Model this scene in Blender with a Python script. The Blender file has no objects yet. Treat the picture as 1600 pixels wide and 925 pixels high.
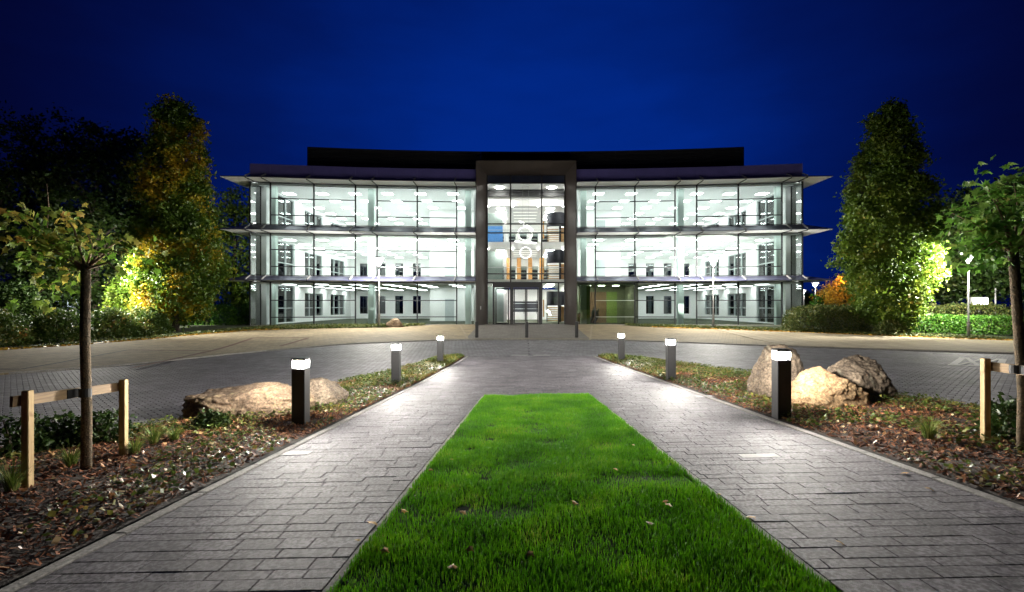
import bpy, math, random
import numpy as np
from mathutils import Vector, Matrix, noise as mnoise

rng = np.random.default_rng(7)
random.seed(7)
R = math.radians
scene = bpy.context.scene
COL = scene.collection

# ------------------------------------------------------------------ camera
CX, CZ, F = -0.35, 1.52, 800.0          # eye position and focal length in photo pixels (1600 wide)
PX, PY = 815.0, 478.0                    # vanishing point of the path axis in the photo
cam_d = bpy.data.cameras.new('camera')
cam_d.sensor_width = 36.0
cam_d.lens = 36.0 * F / 1600.0
cam_d.shift_x = -(PX - 800.0) / 1600.0
cam_d.shift_y = (PY - 462.5) / 1600.0
cam_d.clip_start = 0.1
cam_d.clip_end = 3000
cam = bpy.data.objects.new('camera', cam_d)
cam.location = (CX, 0, CZ)
cam.rotation_euler = (R(90), 0, 0)
COL.objects.link(cam)
scene.camera = cam

# ------------------------------------------------------------------ sky (dusk, afterglow behind the building)
world = bpy.data.worlds.new('World')
scene.world = world
world.use_nodes = True
wn, wl = world.node_tree.nodes, world.node_tree.links
wn.clear()
w_out = wn.new('ShaderNodeOutputWorld')
w_bg = wn.new('ShaderNodeBackground')
w_tc = wn.new('ShaderNodeTexCoord')
w_dot = wn.new('ShaderNodeVectorMath'); w_dot.operation = 'DOT_PRODUCT'
g = Vector((0.03, 1.0, 0.20)).normalized()
w_dot.inputs[1].default_value = g
w_no = wn.new('ShaderNodeTexNoise'); w_no.inputs['Scale'].default_value = 2.2
w_no.inputs['Detail'].default_value = 5; w_no.inputs['Roughness'].default_value = 0.55
w_map = wn.new('ShaderNodeMapping'); w_map.inputs['Scale'].default_value = (1, 1, 3.2)
w_ma = wn.new('ShaderNodeMath'); w_ma.operation = 'MULTIPLY_ADD'
w_ma.inputs[1].default_value = 0.17
w_sub = wn.new('ShaderNodeMath'); w_sub.operation = 'SUBTRACT'; w_sub.inputs[1].default_value = 0.085
w_r = wn.new('ShaderNodeValToRGB')
cr = w_r.color_ramp
cr.interpolation = 'B_SPLINE'
cr.elements[0].position = 0.0; cr.elements[0].color = (0.0012, 0.0012, 0.008, 1)
cr.elements[1].position = 1.0; cr.elements[1].color = (0.0005, 0.022, 0.24, 1)
for p, c in ((0.55, (0.0012, 0.0013, 0.012)), (0.74, (0.0008, 0.0022, 0.032)), (0.88, (0.0004, 0.0085, 0.105)), (0.96, (0.0004, 0.018, 0.2))):
    e = cr.elements.new(p); e.color = (*c, 1)
wl.new(w_tc.outputs['Generated'], w_dot.inputs[0])
wl.new(w_tc.outputs['Generated'], w_map.inputs['Vector'])
wl.new(w_map.outputs['Vector'], w_no.inputs['Vector'])
wl.new(w_no.outputs['Fac'], w_ma.inputs[0])
wl.new(w_dot.outputs['Value'], w_ma.inputs[2])
wl.new(w_ma.outputs[0], w_sub.inputs[0])
wl.new(w_sub.outputs[0], w_r.inputs[0])
wl.new(w_r.outputs[0], w_bg.inputs['Color'])
w_bg.inputs['Strength'].default_value = 1.0
wl.new(w_bg.outputs[0], w_out.inputs[0])

scene.view_settings.view_transform = 'Standard'
scene.view_settings.look = 'None'
scene.view_settings.gamma = 1
scene.view_settings.exposure = 0.0
cy = scene.cycles
cy.use_denoising = True
try:
    cy.denoiser = 'OPENIMAGEDENOISE'
except Exception:
    pass
cy.max_bounces = 10
cy.diffuse_bounces = 6
cy.glossy_bounces = 3
cy.transmission_bounces = 4
cy.transparent_max_bounces = 24
cy.sample_clamp_indirect = 6
cy.caustics_reflective = False
cy.caustics_refractive = False

BOLLARD_W = 1900.0        # lamp powers, watts
LANTERN_W = 6000.0
PANEL_E = 19.0           # ceiling panels

# ------------------------------------------------------------------ ground height
_PY = np.array([-30, -5, 0, 4, 7.7, 12.7, 18, 22, 26, 30, 34, 38, 41, 60, 90, 3000])
_PZ = np.array([.85, .145, 0, -.116, -.22, -.375, -.505, -.555, -.53, -.43, -.22, -.02, 0.0, 0.0, -0.1, -0.2])
_yy = np.linspace(-30, 100, 2601)
_zz = np.interp(_yy, _PY, _PZ)
_k = np.hanning(41); _k /= _k.sum()
_zz[20:-20] = np.convolve(_zz, _k, 'valid')
def gz(x, y):
    x = np.asarray(x, float); y = np.asarray(y, float)
    fade = np.clip((22 - y) / 8, 0, 1)
    return np.interp(y, _yy, _zz) + 0.02 * np.clip(x, -9, 9) * fade
def G(x, y):
    return float(gz(x, y))
def unproj(px, py, dz=0.0):
    """ground point seen at a photo pixel"""
    Y = 20.0
    for _ in range(60):
        X = CX + (px - PX) / F * Y
        Yn = F * (CZ - G(X, Y) - dz) / (py - PY)
        Y = 0.6 * Y + 0.4 * Yn
    return CX + (px - PX) / F * Y, Y
def proj(x, y, z):
    return PX + F * (x - CX) / y, PY - F * (z - CZ) / y

# ------------------------------------------------------------------ scene helpers
def tag(o, label=None, cat=None, group=None, kind=None):
    if label: o['label'] = label
    if cat: o['category'] = cat
    if group: o['group'] = group
    if kind: o['kind'] = kind
    return o
def empty(name, loc=(0, 0, 0), rz=0.0, label=None, cat=None, group=None):
    o = bpy.data.objects.new(name, None)
    o.location = loc; o.rotation_euler = (0, 0, rz)
    o.empty_display_size = 0.2
    COL.objects.link(o)
    return tag(o, label, cat, group)
def copy_tree(o, parent=None):
    c = o.copy(); COL.objects.link(c); c.parent = parent
    for ch in list(o.children):
        copy_tree(ch, c)
    return c
def link(name, me, m=None, parent=None, loc=(0, 0, 0)):
    o = bpy.data.objects.new(name, me)
    if m is not None and not me.materials:
        for q in (m if isinstance(m, (list, tuple)) else [m]):
            me.materials.append(q)
    o.location = loc
    if parent is not None:
        o.parent = parent
    COL.objects.link(o)
    return o

class MB:
    """collects shapes of one mesh; origin is subtracted so that parts sit under their thing's Empty"""
    def __init__(s, origin=(0, 0, 0)):
        s.v = []; s.f = []; s.mi = []; s.o = origin; s.cur = 0
    def add(s, verts, faces):
        n = len(s.v)
        s.v += [tuple(map(float, p)) for p in verts]
        for f in faces:
            s.f.append([i + n for i in f]); s.mi.append(s.cur)
        return s
    def box(s, x0, x1, y0, y1, z0, z1):
        return s.add([(x0,y0,z0),(x1,y0,z0),(x1,y1,z0),(x0,y1,z0),(x0,y0,z1),(x1,y0,z1),(x1,y1,z1),(x0,y1,z1)],
                     [(3,2,1,0),(4,5,6,7),(0,1,5,4),(1,2,6,5),(2,3,7,6),(3,0,4,7)])
    def cbox(s, x0, x1, y0, y1, z0, z1, c):
        """box with chamfered vertical edges and top"""
        def ring(i, z): return [(x0+i+c,y0+i,z),(x1-i-c,y0+i,z),(x1-i,y0+i+c,z),(x1-i,y1-i-c,z),(x1-i-c,y1-i,z),(x0+i+c,y1-i,z),(x0+i,y1-i-c,z),(x0+i,y0+i+c,z)]
        return s.loft([ring(0, z0), ring(0, z1 - c), ring(c, z1)], True, True)
    def loft(s, rings, cap0=False, cap1=False, closed=True):
        n = len(rings[0]); V = [p for r in rings for p in r]; Fc = []
        for k in range(len(rings) - 1):
            for i in range(n if closed else n - 1):
                j = (i + 1) % n
                Fc.append((k*n+i, k*n+j, (k+1)*n+j, (k+1)*n+i))
        if cap0: Fc.append(tuple(reversed(range(n))))
        if cap1: Fc.append(tuple(range((len(rings)-1)*n, len(rings)*n)))
        return s.add(V, Fc)
    def prism(s, poly, z0, z1):
        n = len(poly)
        return s.loft([[(p[0], p[1], z0) for p in poly], [(p[0], p[1], z1) for p in poly]], True, True)
    def bar(s, p0, p1, w, h, up=(0, 0, 1)):
        p0, p1 = Vector(p0), Vector(p1); d = (p1 - p0).normalized()
        u = Vector(up)
        if abs(d.dot(u)) > .98: u = Vector((0, 1, 0))
        a = d.cross(u).normalized(); b = a.cross(d)
        r = lambda p: [p - a*w/2 - b*h/2, p + a*w/2 - b*h/2, p + a*w/2 + b*h/2, p - a*w/2 + b*h/2]
        return s.loft([r(p0), r(p1)], True, True)
    def tube(s, pts, rad, n=8, cap=True):
        pts = [Vector(p) for p in pts]; rings = []
        if not isinstance(rad, (list, tuple)): rad = [rad] * len(pts)
        a = None
        for i, p in enumerate(pts):
            d = (pts[min(i+1, len(pts)-1)] - pts[max(i-1, 0)]).normalized()
            if a is None:
                u = Vector((0, 0, 1)) if abs(d.z) < .9 else Vector((1, 0, 0))
                a = d.cross(u).normalized()
            else:
                a = (a - d * a.dot(d)).normalized()
            b = d.cross(a)
            rings.append([p + (a*math.cos(t) + b*math.sin(t)) * rad[i] for t in [2*math.pi*k/n for k in range(n)]])
        return s.loft(rings, cap, cap)
    def lathe(s, prof, n=16, c=(0, 0, 0)):
        rings = [[(c[0] + r*math.cos(2*math.pi*k/n), c[1] + r*math.sin(2*math.pi*k/n), c[2] + z) for k in range(n)] for r, z in prof]
        return s.loft(rings, True, True)
    def torus(s, c, rad, r, ax=(0, 0, 1), n=28, m=6):
        ax = Vector(ax).normalized(); u = ax.orthogonal().normalized(); w = ax.cross(u); c = Vector(c)
        V = []; Fc = []
        for i in range(n):
            t = 2*math.pi*i/n; d = u*math.cos(t) + w*math.sin(t)
            for j in range(m):
                q = 2*math.pi*j/m
                V.append(c + d*(rad + r*math.cos(q)) + ax*(r*math.sin(q)))
        for i in range(n):
            for j in range(m):
                Fc.append((i*m+j, ((i+1)%n)*m+j, ((i+1)%n)*m+(j+1)%m, i*m+(j+1)%m))
        return s.add(V, Fc)
    def build(s, name, m, parent=None, smooth=False, loc=(0, 0, 0)):
        me = bpy.data.meshes.new(name)
        ox, oy, oz = s.o
        me.from_pydata([(x-ox, y-oy, z-oz) for x, y, z in s.v], [], s.f)
        for q in (m if isinstance(m, (list, tuple)) else [m]):
            me.materials.append(q)
        if isinstance(m, (list, tuple)) and len(m) > 1:
            me.polygons.foreach_set('material_index', s.mi)
        me.update()
        me.shade_smooth() if smooth else me.shade_flat()
        return link(name, me, None, parent, loc)

def np_mesh(name, V, Fc, m, parent=None, loc=(0, 0, 0), smooth=False):
    """V (n,3), Fc (m,k) all faces with k corners"""
    me = bpy.data.meshes.new(name)
    V = np.asarray(V, np.float32); Fc = np.asarray(Fc, np.int32)
    nf, k = Fc.shape
    me.vertices.add(len(V)); me.vertices.foreach_set('co', V.ravel())
    me.loops.add(nf * k); me.loops.foreach_set('vertex_index', Fc.ravel())
    me.polygons.add(nf)
    me.polygons.foreach_set('loop_start', np.arange(0, nf * k, k, dtype=np.int32))
    me.update(calc_edges=True)
    me.validate()
    me.shade_smooth() if smooth else me.shade_flat()
    for q in (m if isinstance(m, (list, tuple)) else [m]):
        me.materials.append(q)
    return link(name, me, None, parent, loc)

# ------------------------------------------------------------------ materials
def new_mat(name):
    m = bpy.data.materials.new(name); m.use_nodes = True
    nt = m.node_tree; nt.nodes.clear()
    out = nt.nodes.new('ShaderNodeOutputMaterial')
    return m, nt.nodes, nt.links, out
def ramp(n, stops):
    r = n.new('ShaderNodeValToRGB'); e = r.color_ramp.elements
    e[0].position = stops[0][0]; e[0].color = (*stops[0][1], 1)
    e[1].position = stops[-1][0]; e[1].color = (*stops[-1][1], 1)
    for p, c in stops[1:-1]:
        q = e.new(p); q.color = (*c, 1)
    return r
def surf(name, c1, c2=None, scale=6.0, rough=0.7, metal=0.0, bump=0.0, bscale=None, spec=0.5, island=None, detail=6, fine=None, obj_rand=0.0):
    """noise-mottled surface; island = spread of brightness between loose pieces"""
    m, n, l, out = new_mat(name)
    b = n.new('ShaderNodeBsdfPrincipled')
    b.inputs['Roughness'].default_value = rough; b.inputs['Metallic'].default_value = metal
    b.inputs['Specular IOR Level'].default_value = spec
    tc = n.new('ShaderNodeTexCoord')
    geo = n.new('ShaderNodeNewGeometry')
    no = n.new('ShaderNodeTexNoise'); no.inputs['Scale'].default_value = scale; no.inputs['Detail'].default_value = detail
    no.inputs['Roughness'].default_value = 0.62
    l.new(geo.outputs['Position'], no.inputs['Vector'])
    c2 = c2 or tuple(x * .75 for x in c1)
    r = ramp(n, [(0.3, c2), (0.7, c1)])
    l.new(no.outputs['Fac'], r.inputs[0])
    col = r.outputs[0]
    if fine:
        n2 = n.new('ShaderNodeTexNoise'); n2.inputs['Scale'].default_value = fine[0]; n2.inputs['Detail'].default_value = 3
        l.new(geo.outputs['Position'], n2.inputs['Vector'])
        mm = n.new('ShaderNodeMapRange'); mm.inputs[1].default_value = fine[2] if len(fine) > 2 else .3; mm.inputs[2].default_value = fine[3] if len(fine) > 2 else .7
        mm.inputs[3].default_value = 1 - fine[1]; mm.inputs[4].default_value = 1 + fine[1]
        l.new(n2.outputs['Fac'], mm.inputs[0])
        mx = n.new('ShaderNodeVectorMath'); mx.operation = 'SCALE'
        l.new(col, mx.inputs[0]); l.new(mm.outputs[0], mx.inputs['Scale']); col = mx.outputs[0]
    if island or obj_rand:
        mm = n.new('ShaderNodeMapRange')
        k = island or obj_rand
        mm.inputs[3].default_value = 1 - k; mm.inputs[4].default_value = 1 + k
        l.new(geo.outputs['Random Per Island'], mm.inputs[0])
        if obj_rand:
            oi = n.new('ShaderNodeObjectInfo'); l.new(oi.outputs['Random'], mm.inputs[0])
        mx = n.new('ShaderNodeVectorMath'); mx.operation = 'SCALE'
        l.new(col, mx.inputs[0]); l.new(mm.outputs[0], mx.inputs['Scale']); col = mx.outputs[0]
    l.new(col, b.inputs['Base Color'])
    if bump:
        nb = n.new('ShaderNodeTexNoise'); nb.inputs['Scale'].default_value = bscale or scale * 8; nb.inputs['Detail'].default_value = 5
        l.new(geo.outputs['Position'], nb.inputs['Vector'])
        bp = n.new('ShaderNodeBump'); bp.inputs['Strength'].default_value = bump; bp.inputs['Distance'].default_value = 0.02
        l.new(nb.outputs['Fac'], bp.inputs['Height']); l.new(bp.outputs[0], b.inputs['Normal'])
    l.new(b.outputs[0], out.inputs[0])
    return m
def emit(name, c, s):
    m, n, l, out = new_mat(name)
    e = n.new('ShaderNodeEmission'); e.inputs[0].default_value = (*c, 1); e.inputs[1].default_value = s
    l.new(e.outputs[0], out.inputs[0])
    return m
def glass(name, tint=(.92, .97, .955), ior=1.5, refl=(1, 1, 1), base=0.0, rough=0.0):
    m, n, l, out = new_mat(name)
    t = n.new('ShaderNodeBsdfTransparent'); t.inputs[0].default_value = (*tint, 1)
    gl = n.new('ShaderNodeBsdfGlossy'); gl.inputs['Roughness'].default_value = rough; gl.inputs[0].default_value = (*refl, 1)
    fr = n.new('ShaderNodeFresnel'); fr.inputs[0].default_value = ior
    mx = n.new('ShaderNodeMixShader')
    if base:
        ad = n.new('ShaderNodeMath'); ad.operation = 'ADD'; ad.use_clamp = True; ad.inputs[1].default_value = base
        l.new(fr.outputs[0], ad.inputs[0]); l.new(ad.outputs[0], mx.inputs[0])
    else:
        l.new(fr.outputs[0], mx.inputs[0])
    l.new(t.outputs[0], mx.inputs[1]); l.new(gl.outputs[0], mx.inputs[2]); l.new(mx.outputs[0], out.inputs[0])
    return m
def leaf_mat(name, stops, trans=0.35, patch=None, rough=0.45, pscale=0.5):
    """stops: colours by leaf; patch: (noise scale, weight) groups leaf colours in patches through the crown"""
    m, n, l, out = new_mat(name)
    geo = n.new('ShaderNodeNewGeometry')
    val = geo.outputs['Random Per Island']
    if patch:
        no = n.new('ShaderNodeTexNoise'); no.inputs['Scale'].default_value = patch[0]; no.inputs['Detail'].default_value = 2
        l.new(geo.outputs['Position'], no.inputs['Vector'])
        mr = n.new('ShaderNodeMapRange'); mr.inputs[1].default_value = .33; mr.inputs[2].default_value = .67
        l.new(no.outputs['Fac'], mr.inputs[0])
        mi = n.new('ShaderNodeMix'); mi.inputs[0].default_value = patch[1]
        l.new(val, mi.inputs[2]); l.new(mr.outputs[0], mi.inputs[3]); val = mi.outputs[0]
    r = ramp(n, stops); l.new(val, r.inputs[0])
    p = n.new('ShaderNodeBsdfPrincipled'); p.inputs['Roughness'].default_value = rough
    p.inputs['Specular IOR Level'].default_value = 0.35
    l.new(r.outputs[0], p.inputs['Base Color'])
    t = n.new('ShaderNodeBsdfTranslucent'); l.new(r.outputs[0], t.inputs[0])
    mx = n.new('ShaderNodeMixShader'); mx.inputs[0].default_value = trans
    l.new(p.outputs[0], mx.inputs[1]); l.new(t.outputs[0], mx.inputs[2]); l.new(mx.outputs[0], out.inputs[0])
    return m
def wood(name, c1, c2, axis='Z', scale=9.0):
    m, n, l, out = new_mat(name)
    tc = n.new('ShaderNodeTexCoord'); mp = n.new('ShaderNodeMapping')
    sc = {'X': (.08, 1, 1), 'Y': (1, .08, 1), 'Z': (1, 1, .08)}[axis]
    mp.inputs['Scale'].default_value = tuple(scale * q for q in sc)
    l.new(tc.outputs['Object'], mp.inputs[0])
    no = n.new('ShaderNodeTexNoise'); no.inputs['Scale'].default_value = 4; no.inputs['Detail'].default_value = 6; no.inputs['Distortion'].default_value = .8
    l.new(mp.outputs[0], no.inputs['Vector'])
    r = ramp(n, [(.3, c2), (.65, c1)]); l.new(no.outputs['Fac'], r.inputs[0])
    k = n.new('ShaderNodeTexNoise'); k.inputs['Scale'].default_value = 7; l.new(tc.outputs['Object'], k.inputs['Vector'])
    kr = ramp(n, [(.62, (1, 1, 1)), (.74, (.45, .3, .2))]); l.new(k.outputs['Fac'], kr.inputs[0])
    mu = n.new('ShaderNodeMix'); mu.data_type = 'RGBA'; mu.blend_type = 'MULTIPLY'; mu.inputs[0].default_value = .8
    l.new(r.outputs[0], mu.inputs[6]); l.new(kr.outputs[0], mu.inputs[7])
    b = n.new('ShaderNodeBsdfPrincipled'); b.inputs['Roughness'].default_value = .75
    l.new(mu.outputs[2], b.inputs['Base Color'])
    bp = n.new('ShaderNodeBump'); bp.inputs['Strength'].default_value = .25; bp.inputs['Distance'].default_value = .01
    l.new(no.outputs['Fac'], bp.inputs['Height']); l.new(bp.outputs[0], b.inputs['Normal'])
    l.new(b.outputs[0], out.inputs[0])
    return m

M = {}
M['soil'] = surf('soil', (.05, .034, .02), (.018, .012, .008), 3, .95, bump=.6, bscale=30)
M['turf_far'] = surf('turf_far', (.035, .05, .015), (.012, .018, .006), 1.3, .95, bump=.5, bscale=20)
M['lawn_soil'] = surf('lawn_soil', (.03, .05, .012), (.012, .02, .006), 6, .95)
M['sand'] = surf('joint_sand', (.035, .032, .033), (.015, .014, .015), 12, .95)
M['paver'] = surf('paver', (.15, .135, .155), (.055, .049, .058), 1.7, .7, bump=.35, bscale=160, obj_rand=.22, fine=(34, .55, .42, .6), spec=.4)
M['paver_far'] = surf('paver_far', (.15, .135, .155), (.055, .049, .058), 1.7, .7, bump=.3, bscale=90, island=.22, fine=(34, .5, .42, .6), spec=.4)
M['sett'] = surf('sett', (.16, .15, .17), (.09, .084, .1), 1.1, .62, bump=.35, bscale=90, island=.25, fine=(26, .3), spec=.42)
M['sett_one'] = surf('sett_near', (.16, .15, .17), (.09, .084, .1), 1.1, .62, bump=.35, bscale=90, obj_rand=.25, fine=(26, .3), spec=.42)
M['tan'] = surf('tan_paving', (.34, .275, .165), (.23, .185, .11), 1.0, .85, bump=.3, bscale=60, island=.12, fine=(20, .25))
def block_paving(m, w, h, dark, rot):
    n, l = m.node_tree.nodes, m.node_tree.links
    b = [q for q in n if q.type == 'BSDF_PRINCIPLED'][0]
    src = b.inputs['Base Color'].links[0].from_socket
    geo = n.new('ShaderNodeNewGeometry'); mp = n.new('ShaderNodeMapping'); mp.inputs['Rotation'].default_value = (0, 0, rot)
    br = n.new('ShaderNodeTexBrick'); br.inputs['Scale'].default_value = 1.0
    br.inputs['Brick Width'].default_value = w; br.inputs['Row Height'].default_value = h; br.inputs['Mortar Size'].default_value = .012
    br.inputs['Color1'].default_value = (1, 1, 1, 1); br.inputs['Color2'].default_value = (.72, .7, .68, 1); br.inputs['Mortar'].default_value = (dark, dark, dark, 1)
    l.new(geo.outputs['Position'], mp.inputs[0]); l.new(mp.outputs[0], br.inputs['Vector'])
    mu = n.new('ShaderNodeMix'); mu.data_type = 'RGBA'; mu.blend_type = 'MULTIPLY'; mu.inputs[0].default_value = 1
    l.new(src, mu.inputs[6]); l.new(br.outputs['Color'], mu.inputs[7]); l.new(mu.outputs[2], b.inputs['Base Color'])
block_paving(M['tan'], .4, .2, .45, .4)
M['flag'] = surf('flagstone', (.33, .275, .185), (.24, .2, .13), 1.4, .85, bump=.3, bscale=60, obj_rand=.1, fine=(20, .2))
M['entry'] = surf('entrance_paving', (.19, .175, .155), (.13, .12, .105), 1.4, .8, bump=.3, bscale=60, fine=(20, .25))
block_paving(M['entry'], .4, .2, .5, 0)
M['kerb'] = surf('kerb_stone', (.3, .285, .26), (.2, .19, .175), 5, .85, bump=.3, obj_rand=.12, fine=(40, .3))
M['line_red'] = surf('brick_line', (.16, .075, .05), (.1, .05, .035), 5, .85)
M['line_dark'] = surf('channel_dark', (.03, .03, .03), (.015, .015, .015), 5, .8)
M['line_white'] = surf('road_paint', (.85, .84, .78), (.7, .69, .63), 9, .7)
M['cover'] = surf('pale_slab', (.33, .32, .31), (.25, .24, .235), 9, .7, fine=(40, .15))
M['bark'] = surf('bark_chip', (.34, .13, .055), (.07, .025, .011), 9, .9, island=.75)
M['rock_pale'] = surf('rock_pale', (.4, .27, .14), (.19, .115, .06), 3.2, .9, bump=1.0, bscale=12, fine=(30, .5))
M['rock_grey'] = surf('rock_grey', (.24, .185, .13), (.07, .052, .038), 3.4, .9, bump=1.0, bscale=12, fine=(30, .55))
M['rock_brown'] = surf('rock_brown', (.27, .19, .12), (.085, .055, .035), 3.4, .9, bump=1.0, bscale=14, fine=(30, .55))
def lichen(m, c, amount):
    n, l = m.node_tree.nodes, m.node_tree.links
    b = [q for q in n if q.type == 'BSDF_PRINCIPLED'][0]
    src = b.inputs['Base Color'].links[0].from_socket
    geo = n.new('ShaderNodeNewGeometry')
    v = n.new('ShaderNodeTexVoronoi'); v.feature = 'DISTANCE_TO_EDGE'; v.inputs['Scale'].default_value = 3.2
    d = n.new('ShaderNodeTexNoise'); d.inputs['Scale'].default_value = 4; d.inputs['Detail'].default_value = 5
    l.new(geo.outputs['Position'], d.inputs['Vector'])
    ad = n.new('ShaderNodeVectorMath'); ad.operation = 'ADD'; l.new(geo.outputs['Position'], ad.inputs[0]); l.new(d.outputs['Color'], ad.inputs[1]); l.new(ad.outputs[0], v.inputs['Vector'])
    cr_ = ramp(n, [(0, (.3, .27, .25)), (.035, (1, 1, 1))]); l.new(v.outputs['Distance'], cr_.inputs[0])
    mu = n.new('ShaderNodeMix'); mu.data_type = 'RGBA'; mu.blend_type = 'MULTIPLY'; mu.inputs[0].default_value = .75
    l.new(src, mu.inputs[6]); l.new(cr_.outputs[0], mu.inputs[7])
    n2 = n.new('ShaderNodeTexNoise'); n2.inputs['Scale'].default_value = 5.5; n2.inputs['Detail'].default_value = 7; n2.inputs['Roughness'].default_value = .7
    l.new(geo.outputs['Position'], n2.inputs['Vector'])
    mr = n.new('ShaderNodeMapRange'); mr.inputs[1].default_value = .57; mr.inputs[2].default_value = .66; mr.inputs[4].default_value = amount; l.new(n2.outputs['Fac'], mr.inputs[0])
    m2 = n.new('ShaderNodeMix'); m2.data_type = 'RGBA'; l.new(mr.outputs[0], m2.inputs[0]); l.new(mu.outputs[2], m2.inputs[6]); m2.inputs[7].default_value = (*c, 1)
    l.new(m2.outputs[2], b.inputs['Base Color'])
lichen(M['rock_pale'], (.5, .4, .22), .5); lichen(M['rock_grey'], (.33, .3, .22), .6); lichen(M['rock_brown'], (.4, .33, .17), .6)
M['post_dark'] = surf('bollard_metal', (.022, .022, .024), (.016, .016, .018), 30, .42, metal=.3, spec=.5, bump=.03, bscale=300)
M['black'] = surf('black_metal', (.012, .012, .013), (.008, .008, .009), 20, .4, metal=.2)
M['steel'] = surf('galvanised', (.5, .5, .5), (.4, .4, .41), 14, .45, metal=.5, bump=.05)
M['grey_post'] = surf('grey_post', (.36, .36, .35), (.28, .28, .275), 8, .5, metal=.2)
M['white'] = surf('white_plaster', (.88, .885, .875), (.85, .855, .845), 1.2, .85)
M['ceil'] = surf('ceiling_tile', (.88, .885, .88), (.86, .865, .86), 2, .9)
M['floor_in'] = surf('office_floor', (.84, .85, .84), (.8, .81, .8), .8, .5)
M['col'] = surf('green_grey_column', (.74, .88, .82), (.68, .8, .76), 2, .7)
M['mull'] = surf('mullion_metal', (.035, .038, .042), (.025, .027, .03), 8, .4, metal=.5)
M['canopy_top'] = surf('canopy_metal', (.1, .1, .19), (.08, .08, .155), 3, .4, metal=.4)
M['canopy_soffit'] = surf('canopy_soffit', (.86, .88, .88), (.82, .84, .84), 3, .55)
M['parapet'] = surf('parapet_cladding', (.2, .17, .5), (.16, .14, .42), 1.5, .4, metal=.1)
M['plant'] = surf('plant_screen', (.02, .02, .022), (.014, .014, .016), 2, .6)
M['bronze'] = surf('portal_cladding', (.085, .07, .064), (.065, .054, .05), 1.2, .42, metal=.35)
M['spandrel'] = surf('spandrel', (.05, .06, .1), (.04, .05, .085), 2, .2, metal=.3)
M['glass'] = glass('facade_glass', (.94, .98, .968))
M['glass_side'] = glass('corner_glass', (.9, .96, .95), base=.4)
M['glass_lobby'] = glass('lobby_glass', (.95, .97, .95))
M['glass_room'] = glass('reception_glass', (.62, .68, .58), base=.07)
M['win_glass'] = glass('window_glass', (.86, .93, .93), base=.06)
M['back_glass'] = glass('back_window_glass', (.22, .25, .24), base=.08)
M['win_frame'] = surf('window_frame', (.5, .54, .55), (.45, .5, .5), 5, .5)
M['clear'] = glass('clear_glass', (.97, .98, .98))
M['panel'] = emit('ceiling_panel', (.96, 1, .98), PANEL_E)
def frosted(name, t):
    m, n, l, out = new_mat(name)
    a = n.new('ShaderNodeBsdfTransparent'); b = n.new('ShaderNodeBsdfTranslucent'); b.inputs[0].default_value = (.95, .95, .93, 1)
    mx = n.new('ShaderNodeMixShader'); mx.inputs[0].default_value = t
    l.new(a.outputs[0], mx.inputs[1]); l.new(b.outputs[0], mx.inputs[2]); l.new(mx.outputs[0], out.inputs[0])
    return m
M['lens'] = frosted('bollard_lens', .05)
M['lamp'] = emit('bollard_lamp', (1, .97, .9), 30)
M['lantern_lamp'] = emit('lantern_lamp', (1, .98, .93), 14)
M['orange_lamp'] = emit('sodium_lamp', (1, .36, .02), 110)
M['linear'] = emit('linear_light', (1, .97, .94), 1.6)
M['ring'] = emit('ring_light', (1, .97, .96), 3.2)
M['lobby_panel'] = emit('lobby_panel', (1, .97, .93), 95)
M['spot'] = emit('spot_lamp', (1, .98, .94), 40)
M['timber'] = wood('lobby_timber', (.55, .3, .11), (.38, .19, .06), 'Z')
M['timber_x'] = wood('stair_timber', (.6, .38, .18), (.42, .25, .1), 'X')
M['stake'] = wood('stake_timber', (.56, .40, .19), (.36, .23, .09), 'Z')
M['rail'] = wood('rail_timber', (.3, .2, .1), (.16, .1, .05), 'Y')
M['drum'] = surf('dark_drum', (.045, .048, .06), (.03, .032, .04), 3, .28, metal=.6)
M['liftglass'] = surf('grey_green_panel', (.3, .36, .34), (.22, .28, .265), 2, .35)
M['blue'] = surf('blue_panel', (.12, .33, .72), (.08, .24, .55), 2, .4)
M['olive'] = surf('olive_wall', (.2, .215, .15), (.16, .172, .12), 1, .8)
M['green'] = surf('green_panel', (.26, .36, .1), (.22, .31, .08), 1, .8)
M['brown_door'] = surf('brown_panel', (.26, .15, .09), (.2, .11, .065), 3, .6)
M['bark_trunk'] = surf('trunk_bark', (.15, .105, .06), (.055, .042, .024), 14, .95, bump=.8, bscale=60, fine=(60, .4))
M['twig'] = surf('twig_bark', (.3, .22, .14), (.16, .11, .07), 20, .9)
M['trunk_dark'] = surf('trunk_dark', (.06, .045, .03), (.025, .02, .014), 6, .95, bump=.6)
M['strap'] = surf('rubber_strap', (.012, .012, .012), (.008, .008, .008), 20, .7)
M['grass'] = leaf_mat('lawn_blade', [(0, (.03, .12, .005)), (.3, (.07, .25, .006)), (.65, (.13, .38, .008)), (.88, (.22, .44, .015)), (1, (.42, .42, .08))], .42, patch=(1.9, .45))
M['tuft'] = leaf_mat('tuft_blade', [(0, (.05, .09, .015)), (.6, (.13, .2, .03)), (1, (.32, .33, .1))], .3)
M['maple'] = leaf_mat('maple_leaf', [(0, (.08, .19, .02)), (.4, (.17, .3, .04)), (.62, (.34, .38, .08)), (.78, (.6, .5, .1)), (.9, (.6, .36, .08)), (1, (.4, .18, .06))], .45, patch=(2.2, .45))
M['maple_g'] = leaf_mat('maple_leaf_green', [(0, (.06, .16, .02)), (.5, (.13, .29, .04)), (.85, (.27, .4, .09)), (.95, (.45, .36, .1)), (1, (.45, .2, .07))], .45, patch=(2.2, .3))
M['hornbeam'] = leaf_mat('autumn_leaf', [(0, (.03, .065, .008)), (.45, (.07, .13, .012)), (.6, (.16, .17, .012)), (.75, (.36, .27, .012)), (1, (.38, .2, .012))], .35, patch=(.5, .7))
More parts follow.
